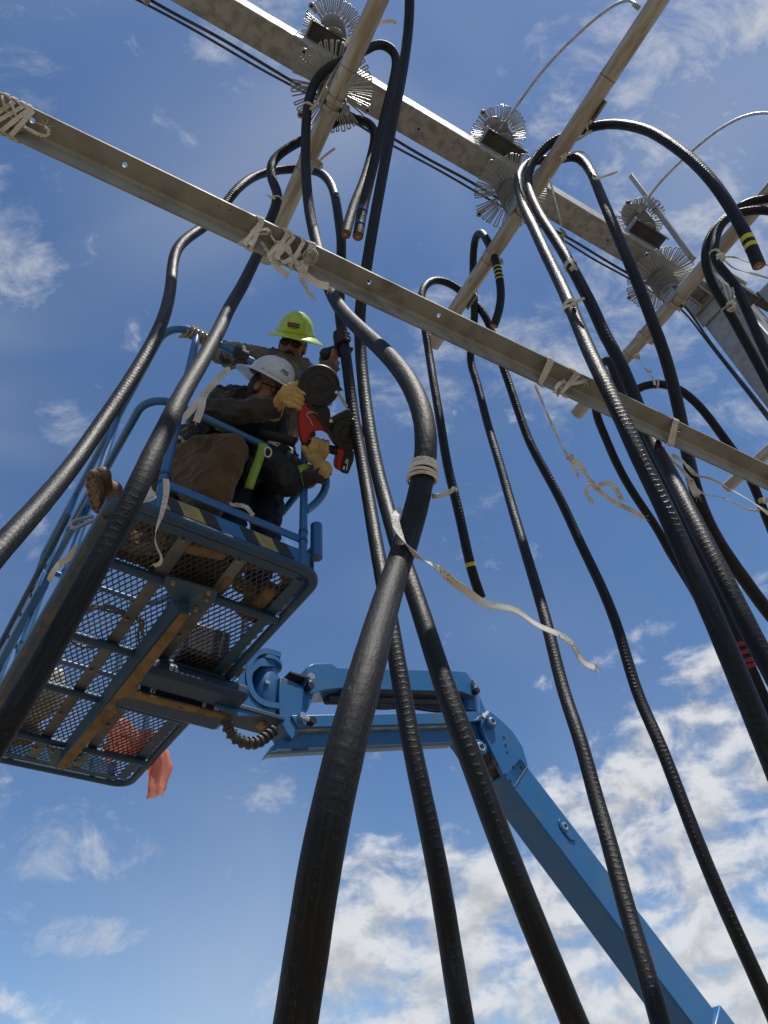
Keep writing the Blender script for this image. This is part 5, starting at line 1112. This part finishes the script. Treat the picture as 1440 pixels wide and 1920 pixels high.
# ================================================================== white pull tapes
def flat(m, pts, w_=.018, th=.0012, twist=0.0, ref=None, step=.012, wob=.0, seed=0):
    q = spline(pts, step); n = len(q)
    lin = 0.0
    if ref is R or ref is U:                     # laid broadside to someone standing below
        T0 = nrm(q[min(4, n-1)]-q[0]); ref = np.cross(T0, nrm(q[0]-EYE)); Tt = np.gradient(q, axis=0); x_ = nrm(ref)
        for tv in Tt: tv = nrm(tv); x_ = nrm(x_-tv*np.dot(x_, tv))
        tv = nrm(Tt[-1]); want = nrm(np.cross(tv, nrm(q[-1]-EYE))); lin = math.atan2(np.dot(np.cross(x_, want), tv), np.dot(x_, want))
        lin = lin-math.pi*round(lin/math.pi)
    rg = np.random.default_rng(seed)
    tw = np.linspace(0, twist+lin, n)+(np.interp(np.arange(n), np.linspace(0, n, 8), rg.normal(0, wob, 8)) if wob else 0)
    sc = 1-.0*np.arange(n)
    pr = [(-w_/2, -th/2), (-w_/6, -th/2+.0006), (w_/6, -th/2-.0006), (w_/2, -th/2), (w_/2, th/2), (w_/6, th/2-.0006), (-w_/6, th/2+.0006), (-w_/2, th/2)]
    m.sweep(q, pr, ref=ref, twist=tw); return q
def frayed(m, p, d, n=10, ln=.025, seed=0):
    rg = random.Random(seed)
    for k in range(n):
        e = nrm(np.asarray(d)+V(rg.uniform(-1, 1), rg.uniform(-1, 1), rg.uniform(-1, 1))*.7); m.tube(spline([p, p+e*ln*.5, p+e*ln*rg.uniform(.7, 1.2)+V(0, 0, -.004)], .006), .0007, 4)
def iron_wrap(m, e, slant=.0, turns=1, lead=.010, w_=.0145, seed=0):
    """tape laid round the angle bar's two legs"""
    rg = random.Random(seed); g_ = .0022; nA, nB = IN0-g_, IN0+LEG+TH+g_
    hull = [(nA, IRON_H-g_), (nA, IRON_H+TH+g_), (nB, IRON_H+TH+g_), (nB, IRON_H-LEG-g_), (nB-TH-2*g_, IRON_H-LEG-g_)]
    for k in range(turns):
        e_ = e+lead*(k-(turns-1)/2)+rg.uniform(-.002, .002); sl = slant+rg.uniform(-.02, .02); pts = []
        loop = hull+[hull[0]]
        for i in range(len(loop)-1):
            a, b = np.array(loop[i]), np.array(loop[i+1]); L_ = np.linalg.norm(b-a)
            for s_ in np.linspace(0, 1, max(2, int(L_/.012)+1), endpoint=False):
                q = a+(b-a)*s_; fr = (i+s_)/(len(loop)-1); pts.append(G(e_+sl*(1 if 4 <= i else 0)*(s_-.5)*1.0, q[0], q[1]))
        pts.append(pts[0]); P_ = np.array(pts); n = len(P_)
        cen = G(e_, IN0+LEG*.6, IRON_H-LEG*.2)
        vs = []; fs = []
        T = np.gradient(P_, axis=0)
        for i in range(n):
            vs += [P_[i]-es*w_/2, P_[i]+es*w_/2, P_[i]-es*w_/2+nrm(P_[i]-cen)*.0012*(1+k), P_[i]+es*w_/2+nrm(P_[i]-cen)*.0012*(1+k)]
        d = np.concatenate([[0], np.cumsum(np.linalg.norm(np.diff(P_, axis=0), axis=1))]); uv = []
        for i in range(n-1):
            a = 4*i; b = a+4
            for f in ((a, a+1, b+1, b), (a+2, b+2, b+3, a+3), (a, b, b+2, a+2), (a+1, a+3, b+3, b+1)):
                fs.append(f); uv.append(((0, d[i]), (1, d[i]), (1, d[i+1]), (0, d[i+1])))
        m.add(vs, fs, uv)
def knot(m, p, r=.014, seed=0):
    rg = random.Random(seed); ax = frame_to(V(rg.uniform(-1, 1), rg.uniform(-1, 1), rg.uniform(-1, 1)))
    for k in range(3):
        c, s_, pts = rg.uniform(0, 6), rg.uniform(.7, 1.1), []
        x, y, z = frame_to(V(rg.uniform(-1, 1), rg.uniform(-1, 1), rg.uniform(-1, 1)))
        for a in np.linspace(0, 2*math.pi, 13): pts.append(p+(x*math.cos(a)+y*math.sin(a))*r*s_+z*r*.3*math.sin(2*a))
        flat(m, pts, .013, .002, ref=z, step=.006)
def tape_thing(name, label, build, cat='tape', group='white pull tapes'):
    m = MB(); p0 = build(m); return tag(m.build(name, M['tape'], angle=60), label, cat, group)
def IQ(x, y, dz=-.012): return on_plane(x, y, G(0, 0, IRON_H+dz), UP)      # a point just under the angle bar
def under(*px, dz=-.012): return [IQ(x, y, dz) for x, y in px]
def t_bow(m):
    iron_wrap(m, e_on_iron(478, 432), .02, 2, .012, seed=1); k = IQ(474, 437, -.02); knot(m, k, .010, 1)
    for dx in (-18, -8, 2): flat(m, [k, IQ(474+dx*.5, 448, -.05), IQ(466+dx, 459, -.084)], .017, ref=es)
    flat(m, [k, IQ(488, 432, -.035), IQ(502, 430, -.05), IQ(506, 436, -.05), IQ(490, 438, -.04), k], .017, ref=UP)
    q = flat(m, [k]+[P(x, y, z) for x, y, z in ((485, 452, 2.52), (498, 468, 2.50), (507, 483, 2.48), (514, 497, 2.46), (526, 506, 2.44), (540, 518, 2.42))], .020, ref=R, twist=.0, wob=.6, seed=2); frayed(m, q[-1], q[-1]-q[-4], seed=1)
def t_mid(m):
    iron_wrap(m, e_on_iron(527, 456), .03, 3, .011, seed=2); k = IQ(521, 458, -.02); knot(m, k, .011, 2)
    for dx in (-14, -4, 6): flat(m, [k, IQ(518+dx*.5, 470, -.05), IQ(515+dx, 487, -.084)], .017, ref=es)
    flat(m, [k, IQ(514, 450, -.03), IQ(507, 440, -.035), IQ(508, 435, -.04)], .015, ref=UP)
    q = flat(m, [k]+[P(x, y, z) for x, y, z in ((538, 465, 2.5), (550, 484, 2.48), (562, 502, 2.46), (576, 518, 2.45), (592, 530, 2.44), (606, 535, 2.43), (616, 537, 2.42))], .024, ref=R, twist=.0, wob=.5, seed=4); frayed(m, q[-1], q[-1]-q[-4], seed=2)
def t_roll(m):
    iron_wrap(m, e_on_iron(558, 466), .02, 1, .012, seed=3); iron_wrap(m, e_on_iron(578, 474), .02, 2, .012, seed=4); k = IQ(560, 478, -.022); knot(m, k, .010, 3)
    c = IQ(582, 481, -.045); x, y, z = frame_to(nrm(EYE-c), U); pts = []
    for a in np.linspace(0, 2*math.pi*6.2, 110): rr = .011+.00042*a+.0015*math.sin(a*.37); pts.append(c+(x*math.cos(a)+y*math.sin(a))*rr+z*.002*math.sin(a*3))
    flat(m, pts, .020, ref=z, step=.006)
    flat(m, [k, IQ(548, 484, -.06), IQ(532, 492, -.082), IQ(527, 490, -.085)], .018, ref=UP)
    q = flat(m, [IQ(566, 488, -.05)]+[P(x, y, zz) for x, y, zz in ((563, 508, 2.52), (566, 525, 2.5), (573, 537, 2.48), (578, 548, 2.47), (584, 554, 2.46))], .018, ref=R, twist=.0, wob=.6, seed=6); frayed(m, q[-1], q[-1]-q[-4], 16, .03, seed=3)
def t_left(m):
    for x, y, s_ in ((8, 195, 0), (22, 205, 2), (40, 212, 3), (52, 216, 4)): iron_wrap(m, e_on_iron(x, y), .05, 1, .01, seed=s_)
    k = IQ(38, 236, -.03); knot(m, k, .014, 5); knot(m, IQ(28, 226, -.03), .012, 6)
    for a, b in (((12, 205), (4, 178)), ((30, 215), (20, 190)), ((20, 232), (-6, 245)), ((34, 250), (30, 258))): flat(m, [k, IQ(*a, -.03), IQ(*b, -.02)], .018, ref=UP)
    q = flat(m, [k, IQ(55, 243, -.05), IQ(72, 252, -.06), IQ(88, 254, -.06), IQ(92, 247, -.05), IQ(84, 238, -.045)], .011, .006, ref=UP); frayed(m, q[-1], q[-1]-q[-4], seed=4)
def t_right1(m):
    iron_wrap(m, e_on_iron(1016, 690), .03, 3, .007, w_=.014, seed=7); k = P(1003, 726, 2.93)
    a = [IQ(1003, 722, -.088)]+[P(x, y, z) for x, y, z in ((1013, 745, 2.95), (1030, 785, 2.95), (1046, 820, 2.94), (1058, 845, 2.93), (1067, 855, 2.92))]
    flat(m, a, .010, .004, ref=R, twist=6, wob=.4, seed=8); kk = P(1068, 857, 2.92); knot(m, kk, .016, 8)
    q = flat(m, [kk]+[P(x, y, z) for x, y, z in ((1074, 870, 2.92), (1081, 885, 2.91), (1085, 893, 2.9))], .013, ref=R, wob=.3); frayed(m, q[-1], q[-1]-q[-4], seed=5)
    q = flat(m, [kk]+[P(x, y, z) for x, y, z in ((1085, 870, 2.91), (1100, 890, 2.9), (1115, 912, 2.89), (1130, 925, 2.88), (1150, 940, 2.88), (1180, 955, 2.87), (1205, 970, 2.86))], .019, ref=R, twist=.0, wob=.6, seed=9); frayed(m, q[-1], q[-1]-q[-4], seed=6)
    q = flat(m, [P(x, y, z) for x, y, z in ((1120, 915, 2.88), (1108, 908, 2.87), (1099, 915, 2.86), (1102, 930, 2.85), (1110, 940, 2.84))], .015, ref=U, wob=.3, seed=10); frayed(m, q[-1], q[-1]-q[-4], seed=7)
    q = flat(m, [P(x, y, z) for x, y, z in ((1122, 910, 2.88), (1138, 906, 2.87), (1152, 913, 2.86), (1160, 926, 2.85), (1166, 936, 2.84))], .020, ref=R, wob=.3, seed=11); frayed(m, q[-1], q[-1]-q[-4], seed=8)
def t_right2(m):
    iron_wrap(m, e_on_iron(1061, 712), .05, 2, .012, seed=9); k = IQ(1056, 716, -.025); knot(m, k, .009, 9)
    flat(m, [k, IQ(1050, 730, -.05), IQ(1044, 742, -.084)], .016, ref=es); flat(m, [k, IQ(1046, 722, -.06), IQ(1038, 737, -.084)], .016, ref=es)
    q = flat(m, [k, IQ(1068, 720, -.04), IQ(1082, 718, -.05), IQ(1098, 715, -.05)], .014, ref=U, wob=.3); frayed(m, q[-1], q[-1]-q[-4], seed=9)
def t_right3(m):
    iron_wrap(m, e_on_iron(1256, 800), .0, 2, .016, w_=.020, seed=10); k = IQ(1241, 838, -.086); knot(m, k, .010, 10)
    flat(m, [k]+[P(x, y, z) for x, y, z in ((1258, 862, 3.25), (1278, 880, 3.22), (1292, 897, 3.2), (1300, 905, 3.18))], .016, ref=R, wob=.4, seed=12)
    flat(m, [P(x, y, z) for x, y, z in ((1258, 852, 3.25), (1285, 870, 3.2), (1305, 890, 3.18), (1330, 897, 3.16), (1360, 912, 3.14), (1400, 935, 3.12), (1430, 955, 3.1), (1470, 985, 3.08))], .018, ref=U, twist=2.0, wob=.5, seed=13)
    kk = P(1294, 902, 3.19); knot(m, kk, .012, 11); q = flat(m, [kk]+[P(x, y, z) for x, y, z in ((1300, 915, 3.17), (1308, 930, 3.15))], .03, ref=R); frayed(m, q[-1], q[-1]-q[-4], seed=10)
    flat(m, [kk]+[P(x, y, z) for x, y, z in ((1320, 926, 3.17), (1350, 932, 3.15), (1380, 945, 3.13), (1410, 957, 3.12), (1425, 957, 3.11))], .008, .003, ref=U, twist=4)
def t_right4(m):
    iron_wrap(m, e_on_iron(1440, 905), .0, 2, .016, w_=.022, seed=12); k = IQ(1428, 938, -.088); knot(m, k, .016, 12); knot(m, k+R*.015, .014, 13)
tape_thing('pull_tape', 'white tape bow on the angle bar, leftmost of the trio above the lime hat', t_bow)
tape_thing('pull_tape', 'white tape on the angle bar with a long twisted tail, middle of the trio', t_mid)
tape_thing('pull_tape', 'white tape on the angle bar with a rolled up coil, rightmost of the trio', t_roll)
tape_thing('pull_tape', 'thick bundle of white tape wound round the angle bar at the left edge', t_left)
tape_thing('pull_tape', 'white tape on the angle bar with a knotted cluster of tails dangling far below', t_right1)
tape_thing('pull_tape', 'white tape crossed over the angle bar with a short stub, beside the dangling cluster', t_right2)
tape_thing('pull_tape', 'tan tape band on the angle bar with tails blowing off to the right edge', t_right3)
tape_thing('pull_tape', 'tape bundle tied on the angle bar where it leaves the right edge', t_right4)
def cable_wrap(m, key, x, y, turns, pitch=.012, w_=.018, r=CD*1.05):
    path = CABLES[key][0]; c, d = near_cable(key, x, y); X, Y, Z = frame_to(d, R); pts = []
    for a in np.linspace(0, 2*math.pi*turns, int(turns*20)): pts.append(c+(X*math.cos(a)+Y*math.sin(a))*(r+.0012*a/6)+Z*pitch*(a/(2*math.pi)-turns/2+.25*math.sin(a*.7)))
    flat(m, pts, w_*.75, .005, ref=d, step=.008); return c, d
def t_big(m):
    cable_wrap(m, 'C', 795, 880, 5, .0125, .011)
    q = flat(m, [P(x, y, z) for x, y, z in ((812, 930, 1.86), (822, 930, 1.83), (838, 925, 1.80), (852, 916, 1.79))], .012, .007, ref=U); frayed(m, q[-1], q[-1]-q[-4], 14, .012, seed=20)
    q = flat(m, [P(x, y, z) for x, y, z in ((752, 955, 1.87), (742, 968, 1.80), (745, 990, 1.74), (757, 1014, 1.71), (775, 1036, 1.70), (797, 1052, 1.69), (817, 1062, 1.69), (836, 1078, 1.69), (853, 1093, 1.70), (880, 1112, 1.71), (908, 1131, 1.72), (940, 1138, 1.73), (970, 1146, 1.74), (998, 1166, 1.75), (1030, 1182, 1.76), (1060, 1196, 1.77), (1076, 1212, 1.77), (1086, 1232, 1.77), (1100, 1246, 1.77), (1118, 1252, 1.77))], .0195, .0016, ref=U, twist=.0, wob=.75, seed=21, step=.008)
    frayed(m, q[-1], q[-1]-q[-4], 14, .018, seed=21)
tape_thing('pull_tape', 'white tape wound round the thickest cable with a long tail blowing to the right', t_big)
def t_cB(m):
    cable_wrap(m, 'B', 518, 377, 1.2, .01, .014); q = flat(m, [P(x, y, z) for x, y, z in ((516, 372, 4.5), (508, 370, 4.5), (503, 367, 4.5))], .012, .006, ref=U); frayed(m, q[-1], q[-1]-q[-3], 10, .02, seed=30)
tape_thing('pull_tape', 'short white tie round the scuffed cable just above the angle bar', t_cB)
def t_cC(m):
    cable_wrap(m, 'C', 580, 200, 1.5, .012, .016); flat(m, [P(581, 205, 4.66), P(592, 195, 4.62), P(605, 172, 4.6), P(622, 140, 4.6), P(640, 112, 4.62)], .016, ref=R, twist=1.5)
tape_thing('pull_tape', 'white tape tying the thickest cable to the left pipe', t_cC)
def t_p1(m): q = flat(m, [P(x, y, z) for x, y, z in ((645, 85, 4.62), (662, 68, 4.58), (680, 57, 4.55), (700, 47, 4.53), (720, 41, 4.52), (738, 40, 4.5), (742, 44, 4.5))], .020, ref=U, wob=.3, seed=31); frayed(m, q[-1], q[-1]-q[-3], 8, .012, seed=31)
tape_thing('pull_tape', 'tape tail sticking out from the left pipe near the top edge', t_p1)
def t_p1b(m): q = flat(m, [P(x, y, z) for x, y, z in ((582, 318, 5.2), (598, 302, 5.15), (612, 290, 5.1), (628, 278, 5.08))], .018, ref=U, wob=.3, seed=32)
tape_thing('pull_tape', 'short tape tail sticking out from the left pipe below the beam', t_p1b)
def t_E(m):
    cable_wrap(m, 'E', 1107, 239, 1.6, .014, .016); knot(m, P(1108, 228, 5.0), .02, 33)
    flat(m, [P(x, y, z) for x, y, z in ((1110, 245, 4.95), (1090, 258, 4.98), (1070, 272, 5.0), (1058, 290, 5.0), (1052, 300, 5.0))], .016, ref=U, twist=1); knot(m, P(1056, 295, 5.0), .022, 34)
    flat(m, [P(x, y, z) for x, y, z in ((1058, 293, 5.0), (1075, 286, 4.95), (1095, 286, 4.85), (1105, 297, 4.75), (1111, 318, 4.65), (1113, 334, 4.6), (1130, 332, 4.55), (1150, 325, 4.5), (1158, 322, 4.5))], .013, ref=U, wob=.4, seed=35)
tape_thing('pull_tape', 'white tape knotted round the two cables where they cross the middle pipe', t_E)
def t_L2(m):
    flat(m, [P(x, y, z) for x, y, z in ((1030, 335, 4.95), (1045, 390, 4.6), (1056, 440, 4.35), (1063, 475, 4.15), (1068, 490, 4.05))], .014, ref=R, twist=2); cable_wrap(m, 'E', 1070, 498, 2, .02, .014); knot(m, P(1073, 505, 3.93), .014, 36)
    flat(m, [P(1064, 478, 4.1), P(1072, 492, 3.93), P(1082, 506, 3.9)], .016, ref=R)
tape_thing('pull_tape', 'long white tape drop from the middle pipe tied to the cable behind', t_L2)
def t_L1(m):
    c, d = cable_wrap(m, 'F', 1076, 572, 2, .02, .014); knot(m, P(1076, 571, 3.38), .011, 37)
    q = flat(m, [P(1076, 571, 3.38), P(1086, 563, 3.35), P(1096, 559, 3.33)], .013, ref=U); q = flat(m, [P(1076, 571, 3.38), P(1066, 573, 3.36), P(1054, 579, 3.35)], .013, ref=U)
tape_thing('pull_tape', 'small white tape tie with two ears round the cable before the angle bar', t_L1)
def t_H(m):
    c = P(1233, 722, 5.38); flat(m, [P(1228, 722, 5.36), P(1222, 706, 5.45), P(1208, 690, 5.5), P(1198, 672, 5.5), P(1192, 668, 5.5)], .018, ref=R, twist=1.5, wob=.4, seed=38); cable_wrap(m, 'H', 1232, 721, 1.5, .012, .02)
    knot(m, P(1194, 668, 5.5), .025, 39); q = flat(m, [P(1208, 690, 5.48), P(1218, 697, 5.44), P(1222, 696, 5.42)], .014, ref=U)
tape_thing('pull_tape', 'brown tape slinging the arched cable below the pipe nearest the column', t_H)
def t_I(m):
    cable_wrap(m, 'I2', 1342, 475, 1.5, .016, .02); k = P(1352, 482, 4.95); knot(m, k, .03, 40)
    for y0 in (505, 525): flat(m, [k]+[P(x, y, z) for x, y, z in ((1375, 482+(y0-505), 4.9), (1400, 490+(y0-505), 4.8), (1440, 497+(y0-505)*1.2, 4.7), (1480, 505+(y0-505)*1.2, 4.6))], .013, .005, ref=U, twist=5)
    kk = P(1371, 575, 4.8); knot(m, kk, .035, 41); knot(m, kk+U*.02, .03, 42)
    for x in (1362, 1370, 1376): flat(m, [P(x-6, 530, 4.95), P(x, 552, 4.86), kk], .010, .004, ref=R, twist=2)
    cable_wrap(m, 'I1', 1362, 578, 1.5, .02, .014, CD*1.1)
tape_thing('rope_tie', 'pale rope knotted round the two cables at the pipe nearest the column', t_I, 'rope')
def t_rail(m):
    for dx, e in ((0, (344, 785)), (14, (368, 791))):
        q = flat(m, [P(x, y, z) for x, y, z in ((432, 692, 3.55), (415, 704, 3.42), (398, 722, 3.35), (382, 740+dx*.3, 3.3), (364+dx, 762, 3.25), (e[0], e[1], 3.22))], .032, ref=R, twist=.3, wob=.2, seed=50+dx); frayed(m, q[-1], q[-1]-q[-3], 6, .012, seed=50+dx)
tape_thing('pull_tape', 'wide white double tape hanging in front of the crouching worker', t_rail)
def t_floor(m):
    q = flat(m, [P(x, y, z) for x, y, z in ((311, 898, 2.92), (312, 920, 2.9), (308, 945, 2.88), (302, 968, 2.86), (294, 990, 2.85), (291, 1008, 2.85), (296, 1030, 2.84), (303, 1046, 2.84), (298, 1058, 2.83), (288, 1060, 2.83))], .026, ref=R, twist=2.0, wob=.5, seed=52); frayed(m, q[-1], q[-1]-q[-3], 8, .015, seed=52)
tape_thing('pull_tape', 'white tape hanging from the near left platform post in front of the grating', t_floor)
def t_floor2(m): flat(m, [P(x, y, z) for x, y, z in ((274, 905, 2.62), (276, 920, 2.6), (284, 932, 2.58), (276, 936, 2.56), (262, 944, 2.55), (250, 957, 2.54))], .036, ref=R, twist=1.2, wob=.3, seed=53)
tape_thing('pull_tape', 'short folded white tape scrap at the corner of the platform', t_floor2)
def t_side(m):
    q = flat(m, [P(x, y, z) for x, y, z in ((145, 1025, 3.15), (130, 1045, 3.2), (112, 1058, 3.25), (100, 1072, 3.28), (92, 1090, 3.3))], .03, ref=R, twist=.8, wob=.3, seed=54)
tape_thing('pull_tape', 'grey white tape trailing along the left side of the platform', t_side)
def t_toe(m): flat(m, [P(x, y, z) for x, y, z in ((430, 945, 3.35), (445, 947, 3.3), (462, 951, 3.28), (470, 960, 3.28), (475, 967, 3.28))], .02, ref=U, wob=.4, seed=55)
tape_thing('pull_tape', 'tan tape scrap lying over the kick rail below the crouching worker', t_toe)
